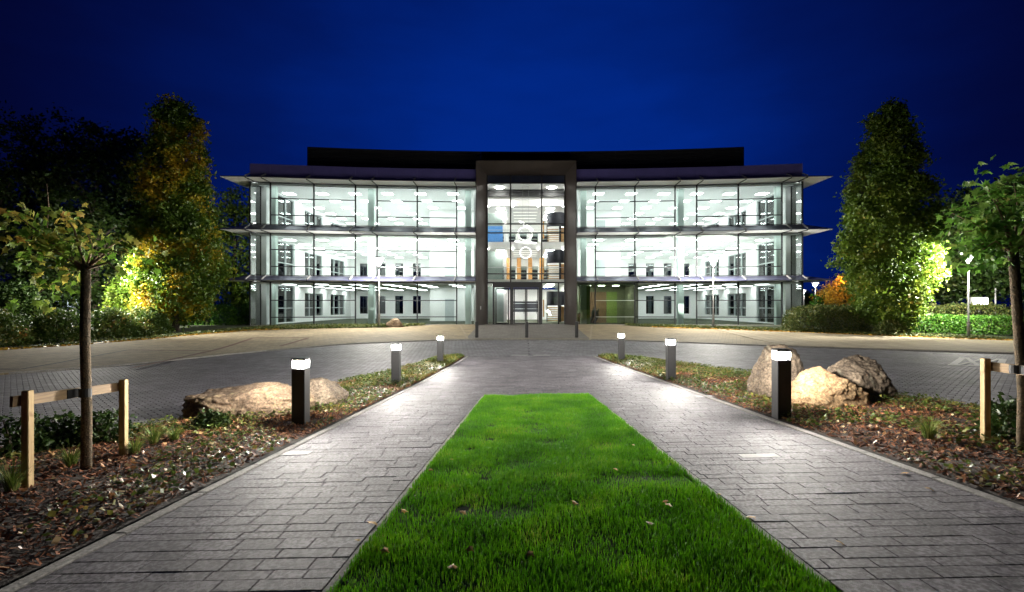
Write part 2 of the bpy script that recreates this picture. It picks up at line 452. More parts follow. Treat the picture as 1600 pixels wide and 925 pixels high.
M['hornbeam_g'] = leaf_mat('green_leaf', [(0, (.03, .07, .008)), (.5, (.085, .15, .014)), (.85, (.17, .22, .025)), (1, (.28, .2, .03))], .35, patch=(.45, .5))
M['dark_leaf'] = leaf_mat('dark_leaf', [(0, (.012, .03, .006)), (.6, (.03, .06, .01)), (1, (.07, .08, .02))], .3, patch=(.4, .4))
M['hedge_mix'] = leaf_mat('hedge_leaf', [(0, (.02, .05, .008)), (.5, (.06, .11, .018)), (.8, (.15, .18, .04)), (.93, (.34, .25, .05)), (1, (.3, .1, .04))], .25, patch=(.9, .45))
M['hedge_green'] = leaf_mat('clipped_leaf', [(0, (.02, .07, .008)), (.6, (.055, .16, .014)), (1, (.13, .25, .03))], .25)
M['hedge_olive'] = leaf_mat('olive_leaf', [(0, (.025, .05, .01)), (.6, (.09, .12, .025)), (1, (.2, .19, .06))], .25)
M['cover_leaf'] = leaf_mat('groundcover_leaf', [(0, (.03, .06, .01)), (.5, (.09, .13, .02)), (.8, (.2, .19, .04)), (1, (.33, .2, .06))], .25, patch=(1.5, .4))
M['litter'] = leaf_mat('bed_leaf_litter', [(0, (.16, .07, .03)), (.5, (.4, .2, .08)), (.8, (.5, .33, .16)), (1, (.6, .5, .3))], .15)
M['petal'] = surf('pale_petal', (.7, .62, .55), (.55, .45, .38), 20, .8)
M['fallen'] = leaf_mat('fallen_leaf', [(0, (.5, .3, .03)), (.5, (.6, .38, .05)), (1, (.4, .17, .04))], .2)
M['fallen_one'] = surf('single_fallen_leaf', (.62, .36, .05), (.45, .2, .04), 30, .6, obj_rand=.3)
M['orange_leaf'] = leaf_mat('orange_leaf', [(0, (.18, .12, .01)), (1, (.5, .32, .03))], .35)
M['far_wall'] = surf('far_wall', (.6, .61, .62), (.5, .51, .52), .6, .8)
M['far_window'] = emit('far_window', (.75, .88, 1), 1.1)
M['far_blue'] = emit('far_sign', (.06, .3, .9), .9)

# ================================================================== THE SETTING
def lerp_fn(pts):
    a = np.array(pts, float); a = a[np.argsort(a[:, 0])]
    return lambda t: np.interp(t, a[:, 0], a[:, 1])
# outlines in plan, metres; X across, Y away from the camera
PATH_END = 21.0
path_l = lerp_fn([(0, -3.62), (3, -3.42), (21, -2.62), (60, -2.6)])
path_r = lerp_fn([(0, 3.70), (4, 3.55), (21, 2.66), (60, 2.6)])
LAWN_Y0, LAWN_Y1 = 1.2, 10.45
lawn_l = lerp_fn([(1.2, -1.50), (2.86, -1.43), (10.45, -1.10)])
lawn_r = lerp_fn([(1.2, 1.42), (2.86, 1.35), (10.45, 1.0)])
bed_l = lerp_fn([(-1, -12), (2, -10.5), (4, -9.2), (6.6, -7.3), (8.1, -6.2), (10, -5.6), (13.9, -5.1), (15.1, -4.6), (18, -4.1), (20.3, -3.7), (20.9, -3.0)])
bed_r = lerp_fn([(-1, 8.5), (4, 7.6), (7.6, 7.15), (9.6, 6.7), (14.7, 5.6), (18, 4.8), (19.6, 4.2), (20.7, 3.2)])
kerb_y = lerp_fn([(-46, 9), (-40, 11), (-30, 14), (-16.5, 15.5), (-14.2, 18.5), (-12.2, 23.2), (-9.7, 27), (-5, 29.3), (0, 29.6), (5, 29.3), (10, 27.2), (15.9, 24.3), (21.2, 21.7), (30, 18), (46, 13)])
back_y = lerp_fn([(-46, 16), (-34, 19.5), (-24, 23.6), (-21, 31.4), (-18.6, 34.9), (-13, 36.3), (-9.2, 37.0), (-7.6, 39.0), (-7, 41.5), (7, 41.5), (7.3, 38.6), (8.5, 37.4), (17.7, 33.4), (27.4, 28.4), (36, 24), (46, 20)])

def grid_sheet(name, x0f, x1f, y0, y1, dz, m, ny=60, nx=10, jit=0.0, mound=0.0, parent=None):
    V = []; Fc = []
    for j in range(ny + 1):
        y = y0 + (y1 - y0) * j / ny
        a, b = float(x0f(y)), float(x1f(y))
        for i in range(nx + 1):
            t = i / nx; x = a + (b - a) * t
            z = G(x, y) + dz
            if mound: z += mound * math.sin(math.pi * t)
            if jit and 0 < i < nx: z += jit * mnoise.noise((x * 1.7, y * 1.7, 3.1))
            V.append((x, y, z))
    for j in range(ny):
        for i in range(nx):
            k = j * (nx + 1) + i
            Fc.append((k, k + 1, k + nx + 2, k + nx + 1))
    return np_mesh(name, V, Fc, m, parent)
# the ground reaches the horizon; finer near the camera
def ground():
    ys = np.concatenate([np.linspace(-25, 62, 175), np.geomspace(66, 1500, 24)])
    xs = np.concatenate([-np.geomspace(1500, 52, 14), np.linspace(-48, 48, 49), np.geomspace(52, 1500, 14)])
    X, Y = np.meshgrid(xs, ys)
    Z = gz(X, Y) - 0.13
    # behind the footway the planting beds rise to the surface
    t = np.clip((Y - back_y(X)) / 0.6, 0, 1)
    Z = Z + 0.16 * t
    V = np.stack([X, Y, Z], -1).reshape(-1, 3)
    nx = len(xs); ny = len(ys)
    k = (np.arange(ny - 1)[:, None] * nx + np.arange(nx - 1)[None, :]).ravel()
    Fc = np.stack([k, k + 1, k + nx + 1, k + nx], -1)
    return tag(np_mesh('ground', V, Fc, M['turf_far']), kind='structure')
ground()

def sheet_x(name, y0f, y1f, x0, x1, dz, m, nx=160, ny=14, skirt=0.0):
    V = []; Fc = []
    for i in range(nx + 1):
        x = x0 + (x1 - x0) * i / nx
        a, b = float(y0f(x)), float(y1f(x))
        if skirt: V.append((x, a, G(x, a) + dz - skirt))
        for j in range(ny + 1):
            y = a + (b - a) * j / ny
            V.append((x, y, G(x, y) + dz))
    n = ny + 1 + (1 if skirt else 0)
    for i in range(nx):
        for j in range(n - 1):
            k = i * n + j
            Fc.append((k, k + n, k + n + 1, k + 1))
    return np_mesh(name, V, Fc, m)
road = tag(sheet_x('road', lambda x: -3.0, lambda x: kerb_y(x) + .05, -46, 46, -0.035, M['sand'], 184, 60), kind='structure')
footway = tag(sheet_x('footway', kerb_y, back_y, -46, 46, 0.05, M['tan'], 184, 16, skirt=.12), kind='structure')
# darker apron in front of the doors
apron = tag(sheet_x('entrance_apron', lambda x: kerb_y(x) + .25, lambda x: 41.2, -3.6, 3.6, 0.056, M['entry'], 24, 24), kind='structure')
path = tag(grid_sheet('path', path_l, path_r, -2.0, PATH_END, -0.016, M['sand'], 90, 10), kind='structure')
bed_left = tag(grid_sheet('planting_bed_left', lambda y: bed_l(y), lambda y: path_l(y) - .05, -1.0, 20.9, 0.0, M['soil'], 110, 14, jit=.03, mound=.05), kind='structure')
bed_right = tag(grid_sheet('planting_bed_right', lambda y: path_r(y) + .05, lambda y: bed_r(y), -1.0, 20.7, 0.0, M['soil'], 110, 14, jit=.03, mound=.05), kind='structure')
lawn = tag(grid_sheet('lawn', lambda y: lawn_l(y) + .05, lambda y: lawn_r(y) - .05, LAWN_Y0, LAWN_Y1 - .05, 0.012, M['lawn_soil'], 40, 8), kind='structure')

# ---- pavers of the path, each its own piece near the camera
def slab(corners, gap, depth, bev, lift=0.0):
    """corners: 4 plan points ccw -> verts/faces of a chamfered slab following the ground"""
    c = np.array(corners, float); mid = c.mean(0)
    def inset(d):
        out = []
        for k in range(4):
            p, q, r = c[k-1], c[k], c[(k+1) % 4]
            e1 = (q - p) / max(np.linalg.norm(q - p), 1e-6); e2 = (r - q) / max(np.linalg.norm(r - q), 1e-6)
            n1 = np.array([-e1[1], e1[0]]); n2 = np.array([-e2[1], e2[0]])
            den = max(1 + n1 @ n2, .3)
            out.append(q + (n1 + n2) * d / den)
        return np.array(out)
    a = inset(gap); b = inset(gap + bev)
    V = [(p[0], p[1], G(*p) - depth + lift) for p in a] + [(p[0], p[1], G(*p) - bev * .7 + lift) for p in a] + [(p[0], p[1], G(*p) + lift) for p in b]
    Fc = [(8, 9, 10, 11)] + [(k, (k+1) % 4, 4 + (k+1) % 4, 4 + k) for k in range(4)] + [(4 + k, 4 + (k+1) % 4, 8 + (k+1) % 4, 8 + k) for k in range(4)]
    return V, Fc
def in_frame(x, y, z, mrg=30):
    if y < .5: return False
    a, b = proj(x, y, z)
    return -mrg < a < 1600 + mrg and b < 925 + mrg
def lay(pieces, parent, one, many, m_one, m_many, n_single, gap, depth, bev):
    """pieces: corner lists; the nearest in the picture become objects, the rest one field"""
    info = []
    for c in pieces:
        mx = sum(p[0] for p in c) / 4; my = sum(p[1] for p in c) / 4
        info.append((my if in_frame(mx, my, G(mx, my), 60) else 1e3 + my, mx, my, c))
    info.sort(key=lambda t: t[0])
    V, Fc = [], []
    for i, (key, mx, my, c) in enumerate(info):
        lift = rng.normal(0, .0012)
        v, f = slab(c, gap, depth, bev, lift)
        if i < n_single and key < 1e3:
            me = bpy.data.meshes.new(one)
            z0 = G(mx, my)
            me.from_pydata([(a - mx, b - my, d - z0) for a, b, d in v], [], f)
            link(one, me, m_one, parent, (mx, my, z0))
        elif in_frame(mx, my, G(mx, my), 400):
            n = len(V); V += v; Fc += [tuple(q + n for q in ff) for ff in f]
    tag(np_mesh(many, V, Fc, m_many, parent), kind='stuff')
pieces = []
y = 1.6; row = 0
widths = [.178, .138, .12, .158, .138, .178, .12, .138]
EDGE = .10
while y < PATH_END - .02:
    w = widths[row % len(widths)]; y1 = min(y + w, PATH_END)
    spans = []
    ll = lambda q: float(path_l(q)) + EDGE; rr = lambda q: float(path_r(q)) - EDGE
    if y1 <= LAWN_Y1 + EDGE:
        spans = [(ll, lambda q: float(lawn_l(q)) - EDGE*.7), (lambda q: float(lawn_r(q)) + EDGE*.7, rr)]
    else:
        spans = [(ll, rr)]
    for fa, fb in spans:
        a0, a1, b0, b1 = fa(y), fa(y1), fb(y), fb(y1)
        cuts = []
        x = max(a0, a1) + rng.uniform(.06, .3)
        while x < min(b0, b1) - .07:
            cuts.append(x); x += rng.choice([.22, .3, .34, .38])
        lo = [a0] + cuts; lo1 = [a1] + cuts
        hi = cuts + [b0]; hi1 = cuts + [b1]
        for p, p1, q, q1 in zip(lo, lo1, hi, hi1):
            pieces.append([(p, y), (q, y), (q1, y1), (p1, y1)])
    y = y1; row += 1
lay(pieces, path, 'paver', 'paver_field', M['paver'], M['paver_far'], 300, .0022, .03, .0035)

# ---- setts of the road, laid on the diagonal
LX, LY = .23, .15
pieces = []
def on_road(x, y):
    if abs(x) > 34 or y < 4 or y > float(kerb_y(x)) - .12: return False
    if y < PATH_END + .12 and float(path_l(y)) - .08 < x < float(path_r(y)) + .08: return False
    if y < 20.95 and float(bed_l(y)) - .22 < x < 0: return False
    if y < 20.75 and 0 < x < float(bed_r(y)) + .22: return False
    return True
ca = sa = math.cos(R(45))
for sd in (-1, 1):                       # mirrored about the path axis
    for j in range(-10, 330):
        for i in range(-200, 215):
            u = (i + .5 * (j % 2)) * LX; v = j * LY
            x = u * ca + v * sa; y = -u * sa + v * ca
            if x < 0 or y < 4 or y > 31 or x > 34: continue
            x *= sd
            if not on_road(x, y) or not in_frame(x, y, G(x, y), 60): continue
            c = []
            for du, dv in ((0, 0), (LX, 0), (LX, LY), (0, LY)):
                uu, vv = u + du - LX/2, v + dv - LY/2
                c.append((sd * (uu * ca + vv * sa), -uu * sa + vv * ca))
            pieces.append(c if sd > 0 else c[::-1])
lay(pieces, road, 'sett', 'sett_field', M['sett_one'], M['sett'], 300, .005, .03, .008)

# ---- edging stones along the path, the lawn, the beds and the kerb
def edging(fn, y0, y1, wdt, side, top, name, parent, m, step=.9, axis='y', bev=.008):
    y = y0
    while y < y1 - .02:
        q = min(y + step, y1)
        if axis == 'y':
            a, b = float(fn(y)), float(fn(q))
            c = [(a, y + .003), (a + wdt, y + .003), (b + wdt, q - .003), (b, q - .003)] if side > 0 else [(a - wdt, y + .003), (a, y + .003), (b, q - .003), (b - wdt, q - .003)]
        else:
            a, b = float(fn(y)), float(fn(q))
            c = [(y + .003, a), (q - .003, b), (q - .003, b + wdt), (y + .003, a + wdt)]
        v, f = slab(c, .001, .09, bev, top)
        mx = sum(p[0] for p in c) / 4; my = sum(p[1] for p in c) / 4; z0 = G(mx, my)
        if in_frame(mx, my, z0, 60):
            me = bpy.data.meshes.new(name)
            me.from_pydata([(s - mx, t - my, d - z0) for s, t, d in v], [], f)
            link(name, me, m, parent, (mx, my, z0))
        y = q
edging(path_l, 2.0, PATH_END, EDGE, 1, .012, 'edging_stone', path, M['kerb'])
edging(path_r, 2.0, PATH_END, EDGE, -1, .012, 'edging_stone', path, M['kerb'])
edging(lawn_l, 2.0, LAWN_Y1, EDGE*.65, -1, .006, 'edging_stone', lawn, M['kerb'])
edging(lawn_r, 2.0, LAWN_Y1, EDGE*.65, 1, .006, 'edging_stone', lawn, M['kerb'])
edging(lambda x: LAWN_Y1, -1.1, 1.0, .07, 1, .006, 'edging_stone', lawn, M['kerb'], axis='x', step=.7)
edging(bed_l, 3.5, 20.9, .12, -1, .015, 'edging_stone', bed_left, M['kerb'], step=.8)
edging(bed_r, 3.5, 20.7, .12, 1, .015, 'edging_stone', bed_right, M['kerb'], step=.8)
edging(lambda x: float(kerb_y(x)) - .14, -33, 33, .15, 1, .055, 'kerb_stone', footway, M['kerb'], step=1.0, axis='x', bev=.015)
# ---- flagstones of the right-hand footway, told apart where they run towards the camera
n_f = 0
for x in np.arange(13.0, 31.0, .62):
    for k in range(3):
        def yy(q, kk): return float(kerb_y(q)) + .06 + (float(back_y(q)) - float(kerb_y(q)) - .1) * kk / 3
        c = [(x, yy(x, k)), (x + .62, yy(x + .62, k)), (x + .62, yy(x + .62, k + 1)), (x, yy(x, k + 1))]
        v, f = slab(c, .012, .03, .006, .07)
        mx, my = x + .31, yy(x + .31, k + .5); z0 = G(mx, my)
        me = bpy.data.meshes.new('flagstone')
        me.from_pydata([(s - mx, t - my, d - z0) for s, t, d in v], [], f)
        link('flagstone', me, M['flag'], footway, (mx, my, z0))
# ---- flat lines and plates
def strip(name, pts, w, dz, m, parent):
    mb = MB()
    for (x0, y0), (x1, y1) in zip(pts[:-1], pts[1:]):
        d = Vector((x1 - x0, y1 - y0)); L = d.length; d /= L; nrm = Vector((-d.y, d.x)) * w / 2
        n = max(2, int(L / .8))
        for k in range(n):
            a = Vector((x0, y0)) + d * (L * k / n); b = Vector((x0, y0)) + d * (L * (k + 1) / n)
            q = [a - nrm, b - nrm, b + nrm, a + nrm]
            mb.add([(p.x, p.y, G(p.x, p.y) + dz) for p in q], [(0, 1, 2, 3)])
    return mb.build(name, m, parent)
def up(*pts): return [unproj(*p, .05) for p in pts]
strip('drainage_channel', up((-60, 577), (33, 577), (200, 547)), .12, .058, M['line_dark'], footway)
strip('brick_line', up((200, 547), (332, 548), (395, 528), (482, 528)), .22, .057, M['line_red'], footway)
strip('brick_line', up((207, 575), (332, 548)), .2, .061, M['line_red'], footway)
strip('brick_line', up((482, 528), (438, 541)), .2, .061, M['line_red'], footway)
strip('pale_joint', up((718, 508), (731, 530)), .12, .060, M['flag'], footway)
strip('pale_joint', up((925, 509), (922, 531)), .12, .060, M['flag'], footway)
def u0(*pts): return [unproj(*p) for p in pts]
q = u0((1487, 571), (1504, 559), (1568, 561), (1560, 573))
mk = MB()
strip('painted_line', [q[0], q[1], q[2], q[3], q[0]], .2, .008, M['line_white'], road)
mid = lambda a, b, t: (a[0] + (b[0] - a[0]) * t, a[1] + (b[1] - a[1]) * t)
strip('painted_line', [mid(q[0], q[3], .1), mid(q[1], q[2], .55)], .13, .011, M['line_white'], road)
strip('painted_line', [mid(q[1], q[2], .1), mid(q[0], q[3], .6)], .13, .014, M['line_white'], road)
strip('painted_line', [mid(q[0], q[3], .45), mid(q[1], q[2], .9)], .13, .011, M['line_white'], road)
for (px, py, w, d) in ((463, 708, .34, .17), (1186, 712, .42, .15), (1190, 622, .6, .3), (1110, 619, .55, .2), (812, 555, .7, .25), (846, 555, .7, .25)):
    x, yv = unproj(px, py)
    me_v, me_f = slab([(x - w/2, yv - d/2), (x + w/2, yv - d/2), (x + w/2, yv + d/2), (x - w/2, yv + d/2)], .002, .03, .003, .004)
    mb = MB(); mb.add(me_v, me_f); mb.build('pale_slab', M['cover'], path)

# ================================================================== OFFICE BUILDING
def Yf(x): return 40.8 - 1.75 * (x / 21.0) ** 2
BO = (0, 40.8, 0)
bld = empty('office_building', BO, label='three storey glass fronted office building with dark portal entrance and lit interior', cat='building')
def part(name, m, fn, parent=bld, smooth=False):
    mb = MB(BO); fn(mb); return mb.build(name, m, parent, smooth)
GX = [3.94, 5.50, 8.60, 11.70, 13.35, 16.45, 19.60, 21.05]      # mullion lines of each wing
STO = [(0.0, 3.36), (3.86, 7.10), (7.76, 10.98)]                 # glass bottom / top of each storey
TR = [(.65, 1.95), (4.55, 5.85), (8.5, 9.78)]                    # transoms
SOF = [3.41, 7.15, 11.03]; TOPZ = [3.82, 7.72, 11.45]
DEEP = 61.0
for sgn in (-1, 1):
    P = lambda x, dy=0.0: (sgn * x, Yf(x) + dy)
    # slabs, ceilings, floors of the wing
    for k in range(4):
        z0, z1 = [(-.4, -.02), (3.42, 3.84), (7.16, 7.74), (11.04, 11.3)][k]
        def fl(mb):
            pl = [P(x, .12) for x in GX] + [(sgn * 21.05, DEEP), (sgn * 3.94, DEEP)]
            if sgn < 0: pl = pl[::-1]
            mb.prism(pl, z0, z1)
        part('floor_slab' if k < 3 else 'roof_slab', M['floor_in'] if k < 3 else M['white'], fl)
    for k in range(3):
        zc = STO[k][1] - .04
        def ce(mb):
            pl = [P(x, .35) for x in (4.0, 8.6, 13.35, 17.5, 20.9)] + [(sgn * 20.9, DEEP - .1), (sgn * 4.0, DEEP - .1)]
            if sgn < 0: pl = pl[::-1]
            mb.prism(pl, zc, zc + .03)
        c = part('ceiling', M['ceil'], ce)
        # light panels set in the ceiling
        for xi in range(6):
            for yi in range(6):
                x = 6.1 + xi * 2.75; yy_ = 43.0 + yi * 3.1
                if x < 10 and yy_ > 49.6: continue
                if sgn > 0 and k == 0 and x < 9.3 and yy_ < 50: continue
                part('light_panel', M['panel'], lambda mb: mb.box(sgn*x - .42, sgn*x + .42, yy_ - .4, yy_ + .4, zc - .012, zc - .002), c)
        part('column_fill_strip', M['panel'], lambda mb: [mb.bar((sgn*a, Yf(a) + .5, zc - .008), (sgn*b, Yf(b) + .5, zc - .008), .1, .008) for a, b in zip(GX[:-1], GX[1:]) if not (sgn > 0 and k == 0 and a < 8)], c)  # glowing strip added out of sight behind the bulkhead to brighten the columns
        # bulkhead behind the glass head
        part('bulkhead', M['white'], lambda mb: [mb.bar((sgn*a, Yf(a) + .33, zc - .04), (sgn*b, Yf(b) + .33, zc - .04), .06, .13) for a, b in zip(GX[:-1], GX[1:])])
    # curtain wall
    for k in range(3):
        z0, z1 = STO[k]
        for i in range(7):
            a, b = GX[i], GX[i+1]
            room = (sgn > 0 and k == 0 and i < 2)
            gm = M['glass_room'] if room else M['glass']
            zs = [z0, *TR[k], z1] if i in (1, 2, 4, 5) else [z0, z1]
            for q0, q1 in zip(zs[:-1], zs[1:]):
                part('glass_pane', gm, lambda mb: mb.bar((sgn*a, Yf(a), (q0+q1)/2), (sgn*b, Yf(b), (q0+q1)/2), .012, q1 - q0 - .02))
            for zt in zs[1:-1]:
                part('transom', M['win_frame'] if room else M['mull'], lambda mb: mb.bar((sgn*(a+.04), Yf(a+.04) - .02, zt), (sgn*(b-.04), Yf(b-.04) - .02, zt),   .07, .065 if not room else .03))
            part('glazing_rail', M['mull'], lambda mb: [mb.bar((sgn*(a+.04), Yf(a+.04) - .015, zz), (sgn*(b-.04), Yf(b-.04) - .015, zz), .06, .05) for zz in (z0 + .02, z1 - .01)])
        for i, x in enumerate(GX):
            part('mullion', M['mull'], lambda mb: mb.box(sgn*x - .045, sgn*x + .045, Yf(x) - .075, Yf(x) + .04, z0 - .02, z1 + .02))
        # columns behind the glass
        for x in (4.72, 12.5, 19.95):
            part('column', M['col'], lambda mb: mb.box(sgn*x - .23, sgn*x + .23, Yf(x) + 1.1, Yf(x) + 1.5, z0 - .02, z1))
        # glazed return at the corner, then piers and windows along the side
        part('glass_pane', M['glass_side'], lambda mb: mb.box(sgn*21.03 - .006, sgn*21.03 + .006, Yf(21.05) + .06, 40.5, z0, z1))
        part('mullion', M['mull'], lambda mb: mb.box(sgn*21.05 - .05, sgn*21.05 + .05, 40.5, 40.62, z0, z1))
        y0 = 40.62
        for bay in range(3):
            ya, yb = y0 + bay * 6.5, y0 + (bay + 1) * 6.5
            wa, wb = ya + .7, ya + 5.1
            fz = z0; lo, hi = (.12, z1 - z0 - .12) if bay == 0 else (.55, 2.75)
            part('side_wall', M['white'], lambda mb: (mb.box(sgn*20.8 - .2, sgn*20.8 + .2, wb, yb if bay < 2 else DEEP, fz, z1), mb.box(sgn*20.8 - .2, sgn*20.8 + .2, ya, wa, fz, z1),
                 mb.box(sgn*20.8 - .2, sgn*20.8 + .2, wa, wb, fz, fz + lo), mb.box(sgn*20.8 - .2, sgn*20.8 + .2, wa, wb, fz + hi, z1)))
            w = part('window', M['win_frame'], lambda mb: ([mb.box(sgn*20.8 - .1, sgn*20.8 + .1, q - .05, q + .05, fz + lo, fz + hi) for q in (wa + .05, wa + 1.3, wa + 2.9, wb - .05)],
                 mb.box(sgn*20.8 - .09, sgn*20.8 + .09, wa, wb, fz + 1.3, fz + 1.37), mb.box(sgn*20.8 - .09, sgn*20.8 + .09, wa, wb, fz + hi - .07, fz + hi)))
            for q0, q1 in ((wa + .1, wa + 1.25), (wa + 1.35, wa + 2.85), (wa + 2.95, wb - .1)):
                part('pane', M['win_glass'], lambda mb: mb.box(sgn*20.8 - .006, sgn*20.8 + .006, q0, q1, fz + lo, fz + hi - .07), w)
        # back wall with narrow windows
        xs = np.arange(10.2, 20.4, 2.1)
        def bw(mb):
            e = [3.94] + [v for x in xs for v in (x, x + .95)] + [20.6]
            for a, b in zip(e[0::2], e[1::2]):
                mb.box(min(sgn*a, sgn*b), max(sgn*a, sgn*b), DEEP - .3, DEEP, z0, z1)
            for x in xs:
                mb.box(min(sgn*x, sgn*(x+.95)), max(sgn*x, sgn*(x+.95)), DEEP - .3, DEEP, z0, z0 + .6)
                mb.box(min(sgn*x, sgn*(x+.95)), max(sgn*x, sgn*(x+.95)), DEEP - .3, DEEP, z0 + 2.7, z1)
        part('back_wall', M['white'], bw)
        for x in xs:
            part('window', M['back_glass'], lambda mb: mb.box(min(sgn*x, sgn*(x+.95)), max(sgn*x, sgn*(x+.95)), DEEP - .16, DEEP - .14, z0 + .6, z0 + 2.7))
        # service core
        part('core_wall', M['white'], lambda mb: (mb.box(min(sgn*4.2, sgn*9.4), max(sgn*4.2, sgn*9.4), 50.5, 50.8, z0, z1), mb.box(min(sgn*9.2, sgn*9.4), max(sgn*9.2, sgn*9.4), 50.8, DEEP - .3, z0, z1)))
        part('partition', M['white'], lambda mb: mb.box(min(sgn*3.94, sgn*4.2), max(sgn*3.94, sgn*4.2), 41.6, DEEP - .3, z0, z1))
        if k < 2 or sgn > 0:
            part('core_door', M['olive'] if False else M['win_frame'], lambda mb: mb.box(min(sgn*7.0, sgn*7.9), max(sgn*7.0, sgn*7.9), 50.46, 50.5, z0, z0 + 2.2))
    # sun canopies: wedge with flat soffit, wrapping the end
    for k in range(3):
        zs, zt = SOF[k], TOPZ[k]
        xs_ = GX[:-1]
        def can(mb):
            rings = []
            for x in xs_ + [None]:
                if x is None:
                    fx, fy, bx_, by = 22.5, Yf(21.05) - 1.5, 21.12, Yf(21.05) - .06
                else:
                    fx, fy, bx_, by = x, Yf(x) - 1.5, x, Yf(x) - .085
                rings.append([(sgn*fx, fy, zs), (sgn*bx_, by, zs), (sgn*bx_, by, zt), (sgn*fx, fy, zs + .05)])
            for i in range(len(rings) - 1):
                A, B = rings[i], rings[i+1]
                o = (0, 1, 2, 3, 4, 5, 6, 7)
                def qd(p, q, mi):
                    mb.cur = mi
                    f = (0, 1, 2, 3)
                    mb.add([A[p], B[p], B[q], A[q]], [f if sgn > 0 else f[::-1]])
                qd(0, 1, 1); qd(1, 2, 0); qd(2, 3, 0); qd(3, 0, 0)
            mb.cur = 0
            mb.add(rings[0], [(0, 1, 2, 3)]); mb.add(rings[-1], [(3, 2, 1, 0)])
        cobj = part('canopy', [M['canopy_top'], M['canopy_soffit']], can)
        def can2(mb):
            A = [(sgn*22.5, Yf(21.05) - 1.5, zs), (sgn*21.12, Yf(21.05) - .06, zs), (sgn*21.12, Yf(21.05) - .06, zt), (sgn*22.5, Yf(21.05) - 1.5, zs + .05)]
            B = [(sgn*22.5, DEEP, zs), (sgn*21.12, DEEP, zs), (sgn*21.12, DEEP, zt), (sgn*22.5, DEEP, zs + .05)]
            A = [(a[0] + sgn * .002, a[1] + .004, a[2]) for a in A]
            for p, q_, mi in ((0, 1, 1), (1, 2, 0), (2, 3, 0), (3, 0, 0)):
                mb.cur = mi; mb.add([A[p], B[p], B[q_], A[q_]], [(0, 1, 2, 3)])
            mb.cur = 0; mb.add(B, [(0, 1, 2, 3)])
        c2 = part('canopy', [M['canopy_top'], M['canopy_soffit']], can2)
        for x in GX[1:]:
            if x > 20.5: x = 20.7
            part('bracket', M['steel'], lambda mb: mb.bar((sgn*x, Yf(x) - 1.42, zs + .10), (sgn*x, Yf(x) - .75, zs + .10 + (zt - zs) * .62 + .05), .07, .1), cobj)
            part('bracket', M['mull'], lambda mb: mb.bar((sgn*x, Yf(x) - 1.44, zs - .035), (sgn*x, Yf(x) - .12, zs - .05), .05, .06), cobj)
    # parapet cladding panels and roof plant screen
    for a, b in zip(GX[:-1], GX[1:]):
        part('parapet_panel', M['parapet'], lambda mb: mb.bar((sgn*(a+.006), Yf(a) - .03, 11.82), (sgn*(b-.006), Yf(b) - .03, 11.82), .1, 1.1))
    part('parapet_panel', M['parapet'], lambda mb: mb.box(sgn*21.05 - .05, sgn*21.05 + .05, Yf(21.05) + .06, DEEP, 11.3, 12.37))
    xs_ = [0, 4, 8, 12, 15.5, 18.9]
    for a, b in zip(xs_[:-1], xs_[1:]):
        part('plant_screen', M['plant'], lambda mb: mb.bar((sgn*a, Yf(a) + 5.0, 13.3), (sgn*(b-.01), Yf(b) + 5.0, 13.3), .15, 4.0))
        part('screen_louvre', M['plant'], lambda mb: [mb.bar((sgn*(a+.02), Yf(a) + 4.87, z_), (sgn*(b-.03), Yf(b) + 4.87, z_), .09, .05) for z_ in np.arange(11.7, 15.2, .3)])
    part('plant_screen', M['plant'], lambda mb: mb.box(sgn*18.9 - .08, sgn*18.9 + .08, Yf(18.9) + 5.1, 58, 11.35, 15.3))

# ---- portal
def portal_side(mb, s):
    o, i_ = 3.86, 3.15
    y0, y1 = 39.25, 41.0
    pl = [(s*o, y0), (s*(o-.05), y0 - .0), (s*i_, y1), (s*i_, y1 + .25), (s*o, y1 + .25)]
    if s > 0: pl = pl[::-1]
    mb.prism(pl, -.05, 12.0)
for s in (-1, 1):
    part('portal_jamb', M['bronze'], lambda mb: portal_side(mb, s))
def portal_top(mb):
    y0, y1 = 39.25, 41.0
    A = [(-3.86, y0, 12.0), (-3.81, y0, 12.0), (-3.15, y1, 12.0), (-3.15, y1 + .25, 12.0), (-3.86, y1 + .25, 12.0)]
    # head: sloping soffit between the splayed jambs
    V = [(-3.86, y0, 12.003), (3.86, y0, 12.003), (3.86, y0, 12.68), (-3.86, y0, 12.68), (-3.86, y1 + .25, 12.003), (3.86, y1 + .25, 12.003), (3.86, y1 + .25, 12.68), (-3.86, y1 + .25, 12.68),
         (-3.81, y0, 12.62), (3.81, y0, 12.62), (3.15, y1, 12.003), (-3.15, y1, 12.003)]
    mb.add(V, [(3, 2, 6, 7), (0, 3, 7, 4), (2, 1, 5, 6), (4, 7, 6, 5), (8, 9, 10, 11), (3, 8, 9, 2)[::-1], (0, 8, 3), (2, 9, 1), (0, 11, 8), (9, 10, 1)])
part('portal_head', M['bronze'], portal_top)
LX_ = [-3.15, -1.23, 1.26, 3.15]
LZ = [0.0, 3.39, 4.09, 7.37, 8.09, 11.37, 12.0]
GY = 41.06
for i in range(3):
    for j in range(6):
        if j == 0 and i in (0, 1): continue
        m_ = M['spandrel'] if j == 5 else M['glass_lobby']
        part('spandrel_panel' if j == 5 else 'glass_pane', m_, lambda mb: mb.box(LX_[i] + .04, LX_[i+1] - .04, GY, GY + .015, LZ[j] + .03, LZ[j+1] - .03))
for x in LX_:
    x_ = min(max(x, -3.1), 3.1)
    part('mullion', M['black'], lambda mb: mb.box(x_ - .05, x_ + .05, GY - .08, GY + .06, 0 if abs(x) > 1.25 else 3.4, 12.0))
for z in LZ[1:]:
    part('transom', M['black'], lambda mb: mb.box(-3.05, 3.05, GY - .06, GY + .05, z - .05, z + .05))
part('mullion', M['black'], lambda mb: mb.box(2.55, 2.66, GY - .06, GY + .05, 0, 3.34))
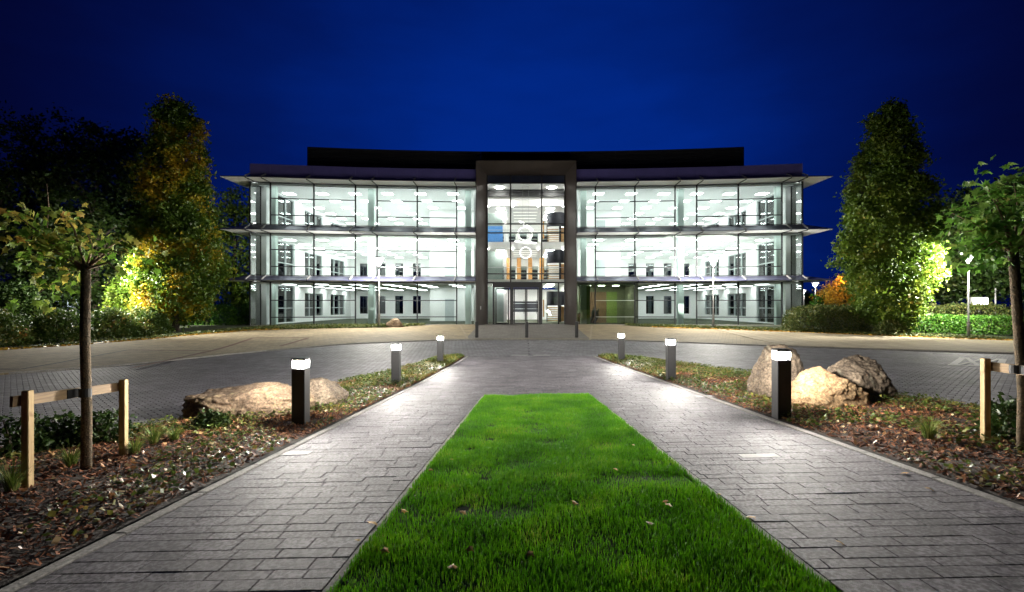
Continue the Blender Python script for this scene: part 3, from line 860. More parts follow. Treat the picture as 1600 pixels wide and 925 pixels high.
part('door_surround', M['black'], lambda mb: (mb.box(-2.66, 1.22, GY - .25, GY + .1, 2.98, 3.33), mb.box(-2.66, -2.5, GY - .2, GY + .1, 0, 2.98), mb.box(-1.28, -1.0, GY - .2, GY + .1, 0, 2.98), mb.box(1.02, 1.22, GY - .2, GY + .1, 0, 2.98)))
part('glass_pane', M['glass_lobby'], lambda mb: mb.box(-3.08, -2.68, GY, GY + .015, .03, 3.34))
def door(name, x0, x1, yv, rot=0.0):
    e = empty(name, (x0 - BO[0], yv - BO[1], 0)); e.parent = bld; e.rotation_euler.z = rot
    w = x1 - x0
    f = MB(); 
    for a, b, c, d in ((0, .09, 0.02, 2.95), (w - .09, w, .02, 2.95), (.09, w - .09, .02, .17), (.09, w - .09, 2.84, 2.95)):
        f.box(a, b, -.03, .03, c, d)
    f.build('door_frame', M['black'], e)
    MB().box(.09, w - .09, -.006, .006, .17, 2.84).build('pane', M['clear'], e)
    MB().tube([(w - .16, -.07, .9), (w - .16, -.07, 2.0)], .018, 8).build('handle', M['black'], e)
door('door', -2.44, -1.3, GY - .1, R(-14))
door('door', -.98, .0, GY - .02)
door('door', .02, 1.0, GY - .02)
# ---- lobby: floor, back, galleries, ceiling
part('lobby_floor', M['floor_in'], lambda mb: mb.box(-3.9, 3.9, 41.1, DEEP, -.4, 0.0))
part('lobby_ceiling', M['white'], lambda mb: mb.box(-3.9, 3.9, 41.3, 46.0, 11.9, 12.1))
part('lobby_wall', M['white'], lambda mb: mb.box(-3.93, -3.7, 41.3, DEEP, 0, 11.9))
part('lobby_wall', M['white'], lambda mb: mb.box(3.7, 3.93, 41.3, DEEP, 0, 11.9))
part('lobby_bulkhead', M['white'], lambda mb: mb.box(-3.7, 3.7, 46.0, 46.2, 10.5, 12.1))
part('gallery_ceiling', M['white'], lambda mb: mb.box(-3.7, 3.7, 46.2, 56, 10.5, 10.6))
for z in (7.27, 3.9):
    part('gallery_floor', M['white'], lambda mb: mb.box(-3.7, 3.7, 46.0, 56, z - .62 if z > 5 else z - .4, z))
    part('gallery_balustrade', M['clear'], lambda mb: mb.box(-3.7, 3.7, 45.98, 45.995, z, z + 1.05))
    part('handrail', M['steel'], lambda mb: mb.box(-3.7, 3.7, 45.96, 46.02, z + 1.05, z + 1.09))
for z in (0, 3.9, 7.27):
    part('lobby_back_wall', M['white'], lambda mb: mb.box(-3.7, 3.7, 55.8, 56, z, z + 3.3))
# spots on the gallery edges
for z in (10.42, 6.57):
    for x in (-3.35, -1.15, 1.15, 3.35):
        part('downlight', M['spot'], lambda mb: mb.lathe([(.07, 0), (.075, .03), (.05, .05)], 12, (x, 45.9, z)))
# linear lights under the top gallery ceiling and the first gallery
for z, n_ in ((10.46, 5), (6.6, 4), (3.45, 3)):
    for i in range(n_):
        part('linear_light', M['linear'], lambda mb: mb.box(-1.15, 1.15, 47.2 + i * 1.7, 47.32 + i * 1.7, z, z + .03))
for x in (-2.3, 2.3):
    for yv in (42.6, 44.8, 47.2, 49, 51, 53):
        for z in ((11.86,) if yv < 46 else (10.46, 6.6, 3.45)):
            part('downlight', M['lobby_panel'], lambda mb: mb.box(x - .32, x + .32, yv - .32, yv + .32, z, z + .02))
# timber posts and dark shelving on the first gallery, timber bands above
for z in (3.9, 7.27):
    for x in (-1.75, -.62, .5, 1.62) if z < 5 else ():
        part('timber_post', M['timber'], lambda mb: mb.box(x - .2, x + .2, 51.0, 51.15, z, z + 2.4))
    for x0 in (-2.4, -1.3, -.18, .95, 2.05):
        sh = part('shelf_unit', M['liftglass'], lambda mb: (mb.box(x0 - .35, x0 + .35, 51.5, 51.55, z, z + 1.6), [mb.box(x0 - .34, x0 + .34, 51.1, 51.5, z + q, z + q + .05) for q in (.1, .5, .9, 1.3)]))
        part('shelf_back', M['drum'], lambda mb: mb.box(x0 - .3, x0 + .3, 51.46, 51.49, z + .2, z + 1.2), sh)
# lift lobby panels on the left
part('lift_panel', M['liftglass'], lambda mb: mb.box(-3.7, -2.1, 47.4, 47.5, 3.9, 6.6))
part('lift_panel', M['liftglass'], lambda mb: mb.box(-3.7, -2.1, 47.4, 47.5, 8.9, 10.1))
part('lift_panel', M['blue'], lambda mb: mb.box(-3.7, -2.1, 47.4, 47.5, 7.27, 8.9))
part('lift_panel', M['liftglass'], lambda mb: mb.box(-3.7, -2.0, 47.4, 47.5, 0, 3.3))
for z in (0, 3.9, 7.27):
    part('lift_pier', M['white'], lambda mb: mb.box(-2.0, -1.75, 47.3, 47.6, z, z + 2.9))
# stair tower on the right: dark curved screens above timber slats
for z in (0.0, 3.9, 7.27):
    def drum(mb):
        arc = [(2.9 + .95 * math.cos(t), 47.6 - .75 * math.sin(t)) for t in np.linspace(R(8), R(172), 14)]
        arc2 = [(2.9 + .91 * math.cos(t), 47.6 - .71 * math.sin(t)) for t in np.linspace(R(172), R(8), 14)]
        pl = [(min(a, 3.68), b) for a, b in arc + arc2]
        mb.prism(pl[::-1], z + 1.55, z + 2.85)
    part('stair_screen', M['drum'], drum, smooth=False)
    for i in range(7):
        part('stair_slat', M['timber_x'], lambda mb: mb.box(2.05, 3.1, 47.3 + i * .05, 47.36 + i * .05, z + .12 + i * .2, z + .21 + i * .2))
    part('stair_string', M['black'], lambda mb: (mb.box(1.96, 2.03, 47.25, 47.5, z, z + 1.55), mb.box(3.12, 3.3, 47.25, 47.6, z, z + 1.6)))
    part('stair_panel', M['timber'], lambda mb: mb.box(3.3, 3.68, 47.4, 47.5, z + .1, z + 1.5))
    part('stair_post', M['timber'], lambda mb: mb.box(1.62, 1.74, 47.5, 47.6, z + .5, z + 2.1))
# ground floor back of the lobby: dark screen with shelves of light
part('lobby_screen', M['drum'], lambda mb: mb.box(-1.2, 1.3, 53.0, 53.1, .9, 2.0))
for z in (1.2, 1.75):
    part('screen_rail', M['win_frame'], lambda mb: mb.box(-1.2, 1.3, 52.9, 52.98, z, z + .05))
# ---- reception room behind the grey-green glass right of the portal
part('room_wall', M['olive'], lambda mb: (mb.box(4.2, 8.9, 45.2, 45.4, 0, 3.32), mb.box(8.75, 8.9, Yf(8.6) + .1, 45.2, 0, 3.32)))
part('room_soffit', M['olive'], lambda mb: mb.box(4.2, 8.9, 41.0, 45.2, 3.24, 3.31))
part('room_door', M['brown_door'], lambda mb: mb.box(5.35, 7.1, 45.08, 45.19, 0, 2.75))
part('room_panel', M['green'], lambda mb: mb.box(7.15, 8.05, 45.1, 45.19, 0, 2.75))
part('room_panel', M['white'], lambda mb: mb.box(4.2, 4.5, 43.5, 43.6, .8, 3.2))
for x in (5.2, 6.4, 7.6):
    part('light_panel', M['lobby_panel'], lambda mb: mb.box(x - .25, x + .25, 43.0, 43.5, 3.22, 3.235))
part('column', M['green'], lambda mb: mb.box(4.9, 5.25, 41.9, 42.2, 0, 3.2))
part('threshold', M['kerb'], lambda mb: [mb.bar((s*a, Yf(a) - .06, .0), (s*b, Yf(b) - .06, .0), .16, .12) for s in (-1, 1) for a, b in zip(GX[:-1], GX[1:])])
part('door_entry_panel', M['steel'], lambda mb: mb.box(-3.58, -3.5, 39.85, 39.9, 1.25, 1.5))

# ---- things inside the building
c = empty('ring_pendant', (0, 44.2, 11.9), label='pendant light of four glowing white rings hanging in the glazed entrance hall', cat='pendant light')
o0 = (0, 44.2, 11.9)
for (x, z, rad, ax) in ((0.05, 8.45, .72, (.55, -.25, .8)), (-.05, 7.75, .62, (.1, -.95, .3)), (0.0, 7.02, .95, (.08, -.18, 1)), (0, 6.12, .47, (0, -1, .05))):
    MB(o0).torus((x, 44.2, z), rad, .035, ax, 36, 6).build('ring', M['ring'], c, True)
MB(o0).tube([(-.25, 44.2, 11.9), (-.25, 44.2, 6.5)], .006, 5).build('cable', M['steel'], c)
MB(o0).tube([(.25, 44.2, 11.9), (.25, 44.2, 6.5)], .006, 5).build('cable', M['steel'], c)
MB(o0).lathe([(.3, -.06), (.3, 0)], 16, (0, 44.2, 11.9)).build('ceiling_rose', M['white'], c)
o0 = (5.75, 43.4, 0)
s = empty('curved_chair', o0, label='black curved sculptural chair in the green lit room right of the portal', cat='chair')
for dx in (-.22, .16):
    MB(o0).tube([(5.75 + dx - .2, 43.4, .12), (5.75 + dx - .02, 43.35, .3), (5.75 + dx + .14, 43.4, .62), (5.75 + dx + .17, 43.45, 1.0), (5.75 + dx + .3, 43.45, 1.3)], [.1, .13, .14, .11, .06], 8).build('shell', M['black'], s, True)
MB(o0).box(5.35, 6.15, 43.2, 43.6, 0, .12).build('base', M['black'], s)
o0 = (4.42, 42.7, 0)
p = empty('wooden_planter', o0, label='brown square planter box behind the glass right of the portal', cat='planter')
MB(o0).cbox(4.22, 4.62, 42.5, 42.9, 0, .85, .015).build('box', M['brown_door'], p)
MB(o0).box(4.25, 4.59, 42.53, 42.87, .85, .9).build('lid', M['black'], p)

# ================================================================== LAMPS AND BOLLARDS
def light(name, kind, loc, power, col, parent, radius=.05, **kw):
    d = bpy.data.lights.new(name, kind); d.energy = power; d.color = col; d.shadow_soft_size = radius
    for k, v in kw.items(): setattr(d, k, v)
    o = bpy.data.objects.new(name, d); o.location = loc; o.parent = parent; COL.objects.link(o)
    return o
def make_bollard():
    r = empty('bollard_light')
    MB().cbox(-.1, .1, -.1, .1, -.05, .835, .006).build('post', M['post_dark'], r)
    MB().box(-.101, .101, -.101, .101, .835, .845).build('collar', M['black'], r)
    MB().cbox(-.104, .104, -.104, .104, .965, 1.0, .006).build('cap', M['post_dark'], r)
    for sx in (-1, 1):
        for sy in (-1, 1):
            MB().box(sx*.092 - .008, sx*.092 + .008, sy*.092 - .008, sy*.092 + .008, .845, .965).build('corner_bar', M['black'], r)
    for a, b in (((-.088, .088), (-.097, -.094)), ((-.088, .088), (.094, .097)), ((-.097, -.094), (-.088, .088)), ((.094, .097), (-.088, .088))):
        MB().box(a[0], a[1], b[0], b[1], .846, .964).build('lens', M['lens'], r)
    MB().lathe([(.05, .846), (.04, .85), (.014, .868)], 16).build('reflector', M['steel'], r, True)
    MB().lathe([(.016, .905), (.03, .93), (.03, .952)], 12).build('tube_lamp', M['lamp'], r)
    MB().lathe([(.05, .952), (.075, .956), (.075, .965)], 16).build('lamp', M['lamp'], r)
    light('lamp_light', 'POINT', (0, 0, .93), BOLLARD_W, (1, .95, .87), r, .08)
    return r
bol = make_bollard()
for i, (px, py, lab) in enumerate(((470, 664, 'square black bollard light by the long flat boulder, nearest on the left of the path'),
        (619, 601, 'square black bollard light second from the camera on the left of the path'),
        (688, 570, 'square black bollard light farthest along the left edge of the path'),
        (1216, 653, 'square black bollard light in front of the three boulders right of the path'),
        (1048, 594, 'square black bollard light second from the camera on the right of the path'),
        (971, 566, 'square black bollard light farthest along the right edge of the path'))):
    o = bol if i == 0 else copy_tree(bol)
    x, yv = unproj(px, py)
    if i < 3: x = min(x, float(path_l(yv)) - .16)
    else: x = max(x, float(path_r(yv)) + .16)
    o.location = (x, yv, G(x, yv) + .03)
    tag(o, lab, 'bollard light', 'lit bollards along the path')
def make_entrance_bollard():
    r = empty('entrance_bollard')
    MB().lathe([(.1, -.05), (.1, .9), (.085, .94), (.05, .955)], 16).build('post', M['black'], r, False)
    MB().lathe([(.103, .78), (.103, .83)], 16).build('band', M['post_dark'], r)
    return r
eb = make_entrance_bollard()
for i, (px, lab) in enumerate(((745, 'slim black bollard at the kerb left of the entrance doors'), (823, 'slim black bollard at the kerb in the middle before the doors'), (901, 'slim black bollard at the kerb right of the entrance doors'))):
    o = eb if i == 0 else copy_tree(eb)
    yv = 30.4; x = CX + (px - PX) / F * yv
    o.location = (x, yv, G(x, yv) + .056)
    tag(o, lab, 'bollard', 'unlit bollards before the entrance')

def make_lantern():
    r = empty('lantern_post')
    MB().lathe([(.085, -.1), (.085, .95), (.06, 1.0), (.05, 1.05), (.042, 4.35)], 14).build('pole', M['grey_post'], r, True)
    MB().lathe([(.1, .9), (.1, .97)], 14).build('collar', M['grey_post'], r)
    MB().lathe([(.05, 4.33), (.06, 4.42), (.045, 4.45)], 14).build('neck', M['grey_post'], r)
    cone = MB()
    rings = [[(rd*math.cos(2*math.pi*k/20), rd*math.sin(2*math.pi*k/20), z) for k in range(20)] for rd, z in ((.06, 4.45), (.36, 5.02))]
    cone.loft(rings); cone.build('lantern_glass', M['clear'], r, True)
    for k in range(4):
        t = math.pi/2*k
        MB().tube([(.06*math.cos(t), .06*math.sin(t), 4.45), (.36*math.cos(t), .36*math.sin(t), 5.02)], .011, 6).build('lantern_strut', M['steel'], r)
    MB().torus((0, 0, 5.02), .36, .018, (0, 0, 1), 24, 6).build('lantern_rim', M['steel'], r)
    MB().lathe([(.385, 5.04), (.385, 5.06), (.2, 5.12), (.03, 5.14)], 20).build('lantern_cap', M['steel'], r)
    MB().lathe([(.2, 5.015), (.26, 5.035)], 16).build('lamp', M['lantern_lamp'], r)
    light('lamp_light', 'POINT', (0, 0, 4.82), LANTERN_W, (1, .95, .85), r, .09)
    return r
lan = make_lantern()
for i, (x, yv, h, lab) in enumerate(((-10.7, 37.2, 1.0, 'post top lantern standing beside the small boulder before the left wing'),
        (13.35, 36.6, 1.0, 'post top lantern standing in front of the right wing'),
        (26.0, 30.2, 1.0, 'grey lamp post in the clipped hedge behind the right young tree'),
        (-27.05, 31.3, .86, 'lamp post hidden behind the young tree on the left'),
        (31.2, 55.0, .79, 'nearer and taller of two lit lanterns beyond the right end of the building'),
        (41.0, 75.0, .77, 'farther and lower of two lit lanterns beyond the right end of the building'))):
    o = lan if i == 0 else copy_tree(lan)
    o.location = (x, yv, G(x, yv) + .03); o.scale = (1, 1, h)
    tag(o, lab, 'lamp post', 'post top lanterns around the building')
    if i in (2, 3):
        for ch in list(o.children):
            if ch.type == 'LIGHT':
                ch.data = ch.data.copy(); ch.data.energy = LANTERN_W * .45
                sp = light('tree_fill_spot', 'SPOT', (0, 0, 4.82), LANTERN_W * 2.4, (1, .95, .85), o, .09, spot_size=R(168), spot_blend=.5)  # extra spot added inside the lantern to brighten the tree and hedge behind
                sp.rotation_euler = Vector((-.35 if i == 2 else .35, 1, -.3)).to_track_quat('-Z', 'Y').to_euler()
    if i >= 4:
        for ch in o.children:
            if ch.type == 'LIGHT':
                ch.data = ch.data.copy(); ch.data.energy = 400
# orange street lamp far off
x, yv = 35.3, 58.0
o0 = (x, yv, G(x, yv))
s = empty('street_lamp', o0, label='street lamp glowing orange beside the autumn tree', cat='street lamp')
MB().lathe([(.09, 0), (.06, 4.6)], 10).build('pole', M['grey_post'], s)
MB().bar((0, 0, 4.55), (0, -.9, 4.75), .07, .07).build('arm', M['grey_post'], s)
MB().cbox(-.16, .16, -1.35, -.8, 4.7, 4.86, .03).build('housing', M['grey_post'], s)
MB().lathe([(.05, 4.56), (.16, 4.6), (.18, 4.69)], 12, (0, -1.1, 0)).build('lamp', M['orange_lamp'], s)
light('lamp_light', 'POINT', (0, -1.25, 4.4), 900, (1, .42, .06), s, .15)
# lit flood box beyond the right hedge
x, yv = unproj(1530, 520); yv = 38.0; x = CX + (1530 - PX) / F * yv
s = empty('floodlight', (x, yv, G(x, yv)), label='low bright white floodlight box seen over the hedge on the right', cat='floodlight')
MB().box(-.05, .05, -.05, .05, 0, 1.6).build('post', M['grey_post'], s)
MB().cbox(-.62, .62, -.1, .12, 1.6, 2.2, .03).build('housing', M['grey_post'], s)
MB().box(-.55, .55, -.115, -.105, 1.66, 2.13).build('lamp', M['lantern_lamp'], s)
s = empty('sign_post', (x + .75, yv - .5, G(x, yv)), label='thin dark post just right of the floodlight box', cat='post')
MB().lathe([(.045, 0), (.045, 2.9)], 8).build('pole', M['grey_post'], s)
MB().lathe([(.065, 0), (.065, .5), (.045, .55)], 8).build('sleeve', M['black'], s)

# ================================================================== BOULDERS
def boulder(px, py, w, d, h, lab, m, seed, rz=0.0, flat=.5, cut=None, sink=.08, xy=None):
    import bmesh
    x, yv = xy or unproj(px, py)
    bm = bmesh.new(); bmesh.ops.create_icosphere(bm, subdivisions=6, radius=1.0)
    rs = np.random.default_rng(seed)
    planes = []
    for _ in range(13):
        n = Vector(rs.normal(0, 1, 3)); n.z = abs(n.z) * .8; n.normalize()
        planes.append((n, rs.uniform(.66, .92)))
    for v in bm.verts:
        p = v.co.copy()
        for n, k in planes:
            q = p.dot(n)
            if q > k: p -= n * (q - k) * .95
        o3 = Vector((seed * 3.1, seed * 1.7, 0))
        p *= 1 + .10 * mnoise.fractal(p * 1.7 + o3, .9, 2, 4) + .05 * (mnoise.ridged_multi_fractal(p * 2.6 + o3, .9, 2, 5, 1.0, 2.0) - 1.2) * .6 + .04 * mnoise.fractal(p * 7 + o3, .6, 2, 5) + .012 * mnoise.fractal(p * 22 + o3, .6, 2, 3)
        v.co = Vector((p.x * w / 2, p.y * d / 2, p.z * h * .62 + h * .38))
    me = bpy.data.meshes.new('boulder'); bm.to_mesh(me); bm.free()
    me.shade_smooth()
    o = link('boulder', me, m, None, (x, yv, G(x, yv) - sink)); o.rotation_euler.z = rz
    return tag(o, lab, 'boulder', 'boulders in the planting beds')
boulder(0, 0, 2.15, 1.1, .68, 'long low brown boulder lying left of the near left bollard', M['rock_brown'], 3, .12, xy=(-4.95, 8.75))
boulder(0, 0, .9, .9, .7, 'smaller rounded boulder just behind the near left bollard', M['rock_grey'], 8, .5, xy=(-4.1, 9.6))
boulder(0, 0, 1.3, 1.0, 1.05, 'tall grey pointed boulder behind the near right bollard', M['rock_grey'], 12, .3, xy=(4.55, 9.7))
boulder(0, 0, 1.45, .9, .72, 'pale ochre faced boulder right in front of the other two', M['rock_pale'], 21, -.1, xy=(4.62, 8.55))
boulder(0, 0, 1.5, 1.1, .85, 'dark domed boulder rightmost of the three by the path', M['rock_grey'], 34, .2, xy=(5.72, 9.3))
boulder(0, 0, 1.5, .9, .8, 'small orange brown boulder before the left wing of the building', M['rock_brown'], 5, 0, xy=(-9.6, 37.3))

# ================================================================== FOLIAGE
def leaf_quads(C, size, spread=.55, rs=rng, up=0.35, aspect=.6):
    """folded rhombus leaf at each centre"""
    n = len(C)
    nrm = rs.normal(0, 1, (n, 3)); nrm[:, 2] += up * 2
    nrm /= np.linalg.norm(nrm, axis=1)[:, None]
    a = rs.normal(0, 1, (n, 3)); a -= nrm * (a * nrm).sum(1)[:, None]; a /= np.linalg.norm(a, axis=1)[:, None]
    b = np.cross(nrm, a)
    s = size * rs.uniform(1 - spread, 1 + spread, n)[:, None]
    V = np.stack([C - a*s*.5, C + b*s*aspect*.5 - nrm*s*.08, C + a*s*.5, C - b*s*aspect*.5 - nrm*s*.08], 1).reshape(-1, 3)
    Fc = np.arange(n * 4).reshape(n, 4)
    return V, Fc
def lumpy(theta, h, seed, amp):
    return 1 + amp * (np.sin(theta*2 + seed + h*1.1) * .4 + np.sin(theta*3 - seed*1.7 + h*2.3) * .35 + np.sin(theta*5 + seed*.6 - h*3.1) * .25)
def crown_points(n, h0, h1, rad, prof, seed, amp=.22, per=55, clump=.38, fill=.3, rs=None):
    rs = rs or np.random.default_rng(seed)
    pt = np.array(prof, float)
    nc = max(8, int(n / per))
    t = rs.uniform(0, 1, nc * 4); r = np.interp(t, pt[:, 0], pt[:, 1])
    keep = rs.uniform(0, 1, nc * 4) < r / r.max(); t = t[keep][:nc]; r = r[keep][:nc]
    th = rs.uniform(0, 2*np.pi, len(t)); H = h0 + (h1 - h0) * t
    deep = np.where(rs.uniform(0, 1, len(t)) < fill, rs.uniform(.1, .7, len(t)), rs.uniform(.74, 1.03, len(t)))
    rr = r * rad * lumpy(th, H * .6, seed, amp) * deep
    C = np.stack([rr*np.cos(th), rr*np.sin(th), H], 1)
    sz = clump * rs.uniform(.6, 1.35, len(t))
    k = rs.integers(0, len(t), n)
    off = rs.normal(0, 1, (n, 3)) * sz[k][:, None] * np.array([.62, .62, .5])
    return C[k] + off
def make_tree(name, x, y, h, rad, prof, n, leaf, m, seed, label, h0=.6, trunk_r=.16, amp=.22, clump=.4, group=None, cat='tree', lean=0.0, fill=.32, bare=None):
    z = G(x, y) + .02
    r = empty(name, (x, y, z), 0, label, cat, group)
    rs = np.random.default_rng(seed)
    mb = MB()
    top = h * .86
    mb.tube([(0, 0, -.1), (.03, 0, h*.1), (-.04, .03, h*.35), (.05*rad, 0, h*.6), (0, 0, top)], [trunk_r*1.25, trunk_r, trunk_r*.75, trunk_r*.45, trunk_r*.1], 9)
    mb.build('trunk', M['trunk_dark'], r, True)
    lb = MB()
    for k in range(12):
        t = rs.uniform(.12, .75); a = rs.uniform(0, 2*np.pi); pr = np.interp(t, [p[0] for p in prof], [p[1] for p in prof]) * rad * .8
        zz = h0 + (h - h0) * t
        lb.tube([(0, 0, zz - pr*.5), (math.cos(a)*pr*.5, math.sin(a)*pr*.5, zz), (math.cos(a)*pr, math.sin(a)*pr, zz + pr*.35)], [trunk_r*.35, trunk_r*.22, trunk_r*.08], 6)
    lb.build('limb', M['trunk_dark'], r, True)
    C = crown_points(n, h0, h, rad, prof, seed, amp, clump=clump, fill=fill, rs=rs)
    C = C[C[:, 2] > .08]
    V, Fc = leaf_quads(C, leaf, rs=rs)
    np_mesh('crown', V, Fc, m, r)
    return r
COLUMN = [(0, .3), (.06, .72), (.2, .98), (.35, 1.0), (.55, .84), (.75, .66), (.9, .46), (.97, .28), (1, .08)]
ROUND = [(0, .3), (.15, .8), (.4, 1.0), (.65, .92), (.85, .62), (1, .15)]
make_tree('columnar_tree', -23.6, 34.4, 15.6, 2.45, COLUMN, 62000, .21, M['hornbeam'], 11, 'tall columnar tree turning yellow left of the building', trunk_r=.2, amp=.3, group=None)
make_tree('columnar_tree', 23.3, 33.0, 14.7, 2.6, COLUMN, 66000, .21, M['hornbeam_g'], 23, 'tall columnar green tree right of the building', trunk_r=.22, amp=.28)
for i, (px, top, yv, rad, lab) in enumerate(((-10, 170, 44, 5.2, 'very tall dark tree at the far left edge'),
        (80, 172, 46, 4.4, 'dark tree second from the left edge behind the hedge'),
        (150, 192, 43, 3.8, 'dark tree standing behind the young maple on the left'),
        (205, 205, 47, 3.6, 'dark tree just left of the yellowing columnar tree'),
        (365, 300, 52, 3.9, 'dim green tree beside the left end of the building'))):
    x = CX + (px - PX) / F * yv; h = CZ + (PY - top) / F * yv - G(x, yv)
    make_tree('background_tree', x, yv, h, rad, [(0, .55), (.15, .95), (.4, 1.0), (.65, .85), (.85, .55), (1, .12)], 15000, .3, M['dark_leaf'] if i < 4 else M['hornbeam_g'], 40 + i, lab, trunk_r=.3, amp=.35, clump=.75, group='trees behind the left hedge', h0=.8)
for i, (px, top, yv, rad, lab) in enumerate(((1525, 300, 41, 4.4, 'dark broad tree behind the clipped hedge on the right'),
        (1610, 270, 38, 4.6, 'dark tree at the far right edge'),
        (1475, 345, 52, 4.0, 'low dark tree right behind the green columnar tree'),
        (1290, 455, 95, 5.0, 'distant dark tree low on the horizon right of the building'),
        (1345, 440, 90, 5.5, 'distant dark tree behind the orange street lamp'))):
    x = CX + (px - PX) / F * yv; h = CZ + (PY - top) / F * yv - G(x, yv)
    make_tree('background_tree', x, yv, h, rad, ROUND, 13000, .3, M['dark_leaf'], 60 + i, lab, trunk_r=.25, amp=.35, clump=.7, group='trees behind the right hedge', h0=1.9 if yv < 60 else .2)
x = CX + (1316 - PX) / F * 57
make_tree('autumn_tree', x, 56.5, 4.6, 2.6, ROUND, 7000, .2, M['orange_leaf'], 71, 'small autumn tree lit orange by the street lamp', trunk_r=.1, h0=.9, clump=.5)

# ---- shrubs and hedges
def shrub(name, x, y, w, d, h, n, leaf, m, seed, label, cat='shrub', group=None, boxy=0.0, rz=0.0):
    z = G(x, y) + .02
    r = empty(name, (x, y, z), rz, label, cat, group)
    rs = np.random.default_rng(seed)
    u = rs.uniform(-1, 1, (n*3, 3)); u[:, 2] = (u[:, 2] + 1) / 2
    e = 2 + boxy * 6
    q = (np.abs(u[:, 0])**e + np.abs(u[:, 1])**e + np.abs(u[:, 2])**e)
    th = np.arctan2(u[:, 1], u[:, 0])
    lump = 1 + (.12 if boxy else .28) * np.array([mnoise.noise((a*2.2 + seed, b*2.2, c_*2.2)) for a, b, c_ in u])
    ok = (q < lump) & (q > .42 * lump) | ((q < .42) & (rs.uniform(0, 1, n*3) < .12))
    u = u[ok][:n]
    C = u * np.array([w/2, d/2, h]); C[:, 2] = np.maximum(C[:, 2], .06)
    C += rs.normal(0, leaf*.5, C.shape)
    C[:, 2] = np.maximum(C[:, 2], .05)
    V, Fc = leaf_quads(C, leaf, rs=rs, up=.5)
    np_mesh('foliage', V, Fc, m, r)
    st = MB()
    for k in range(6):
        a = rs.uniform(0, 6.28); f = rs.uniform(.2, .7)
        st.tube([(math.cos(a)*.08, math.sin(a)*.08, -.05), (math.cos(a)*w*.16*f, math.sin(a)*d*.16*f, h*.45), (math.cos(a)*w*.4*f, math.sin(a)*d*.4*f, h*.85)], [.03, .02, .006], 5)
    st.build('stem', M['trunk_dark'], r)
    return r
hp = [(-30, 21.3), (-27.8, 23.4), (-25.9, 25.2), (-24.6, 27.3), (-23.6, 29.4), (-22.9, 31.3)]
labs = ['leafy mixed shrub at the left edge, first of the roadside row', 'mixed shrub second along the roadside row from the left edge', 'mixed shrub third along the roadside row, left of the young trunk',
        'mixed shrub behind the young tree trunk in the roadside row', 'mixed shrub just right of the young tree trunk in the roadside row', 'last mixed shrub of the row, beside the yellowing columnar tree']
for i, (x, yv) in enumerate(hp):
    shrub('mixed_shrub', x - 1.3, yv + 1.0, 3.4, 2.6, 2.0 - .06*i, 5200, .15, M['hedge_mix'], 80 + i, labs[i], group='roadside shrub row on the left')
shrub('tall_shrub', -28.4, 37.0, 4.2, 3, 4.2, 8000, .2, M['hornbeam_g'], 90, 'taller green shrub between the young trunk and the columnar tree')
shrub('tall_shrub', -31.2, 31.0, 4.6, 3, 3.4, 7000, .2, M['dark_leaf'], 91, 'taller dark shrub behind the roadside row at the left')
shrub('clipped_hedge', -25.2, 40.5, 4.4, 1.6, 1.55, 5200, .13, M['hedge_green'], 92, 'dark clipped hedge left of the building corner', 'hedge', boxy=.8)
shrub('leafy_shrub', -22.9, 42.5, 1.7, 2.0, 1.9, 3000, .14, M['hedge_green'], 93, 'green leafy shrub touching the left corner of the building')
shrub('rounded_hedge', 20.2, 34.6, 5.4, 2.8, 1.75, 11000, .12, M['hedge_olive'], 94, 'large rounded olive hedge at the right corner of the building', 'hedge', boxy=.25)
shrub('low_shrub', 22.9, 32.2, 2.2, 1.6, 1.0, 3000, .13, M['hedge_olive'], 95, 'low dark shrub at the foot of the green columnar tree')
for i, (x, yv, lab) in enumerate(((26.3, 33.6, 'clipped green hedge block between columnar tree and lamp post'), (29.2, 32.4, 'clipped green hedge block right of the grey lamp post'), (32.4, 31.0, 'clipped green hedge block at the far right edge'))):
    shrub('clipped_hedge', x, yv, 3.6, 1.9, 1.15, 7000, .11, M['hedge_green'], 96 + i, lab, 'hedge', 'clipped hedge blocks on the right', boxy=.9, rz=-.4)
for i, (x, yv, lab) in enumerate(((27.5, 37.0, 'pale dry hedge behind the clipped green one, left part'), (31.5, 36.2, 'pale dry hedge behind the clipped green one, right part'))):
    shrub('back_hedge', x, yv, 4.4, 1.8, 1.75, 5200, .13, M['hedge_olive'], 100 + i, lab, 'hedge', 'pale hedges on the right', boxy=.6, rz=-.2)

# ---- young staked trees with maple leaves
LEAF = [(0, 0), (.16, .03), (.40, -.06), (.35, .17), (.60, .40), (.33, .42), (.30, .62), (.17, .56), (0, 1.0)]
LEAF = LEAF + [(-a, b) for a, b in LEAF[-2:0:-1]]
def maple_mesh(C, dirs, sizes, rs):
    V = []; Fc = []
    for c_, d, s in zip(C, dirs, sizes):
        d = Vector(d).normalized(); nrm = Vector(rs.normal(0, .55, 3)) + Vector((0, 0, 1)); nrm -= d * nrm.dot(d); nrm.normalize(); b = d.cross(nrm)
        n = len(V)
        for (u, w) in LEAF:
            p = Vector(c_) + b * (u * s) + d * (w * s) - nrm * (s * (.35 * u * u + .18 * w * w))
            V.append(tuple(p))
        mid = len(V)
        V.append(tuple(Vector(c_) + d * (.42 * s) + nrm * (.02 * s)))
        k = len(LEAF)
        for i in range(k):
            Fc.append((n + i, n + (i + 1) % k, mid))
    return V, Fc
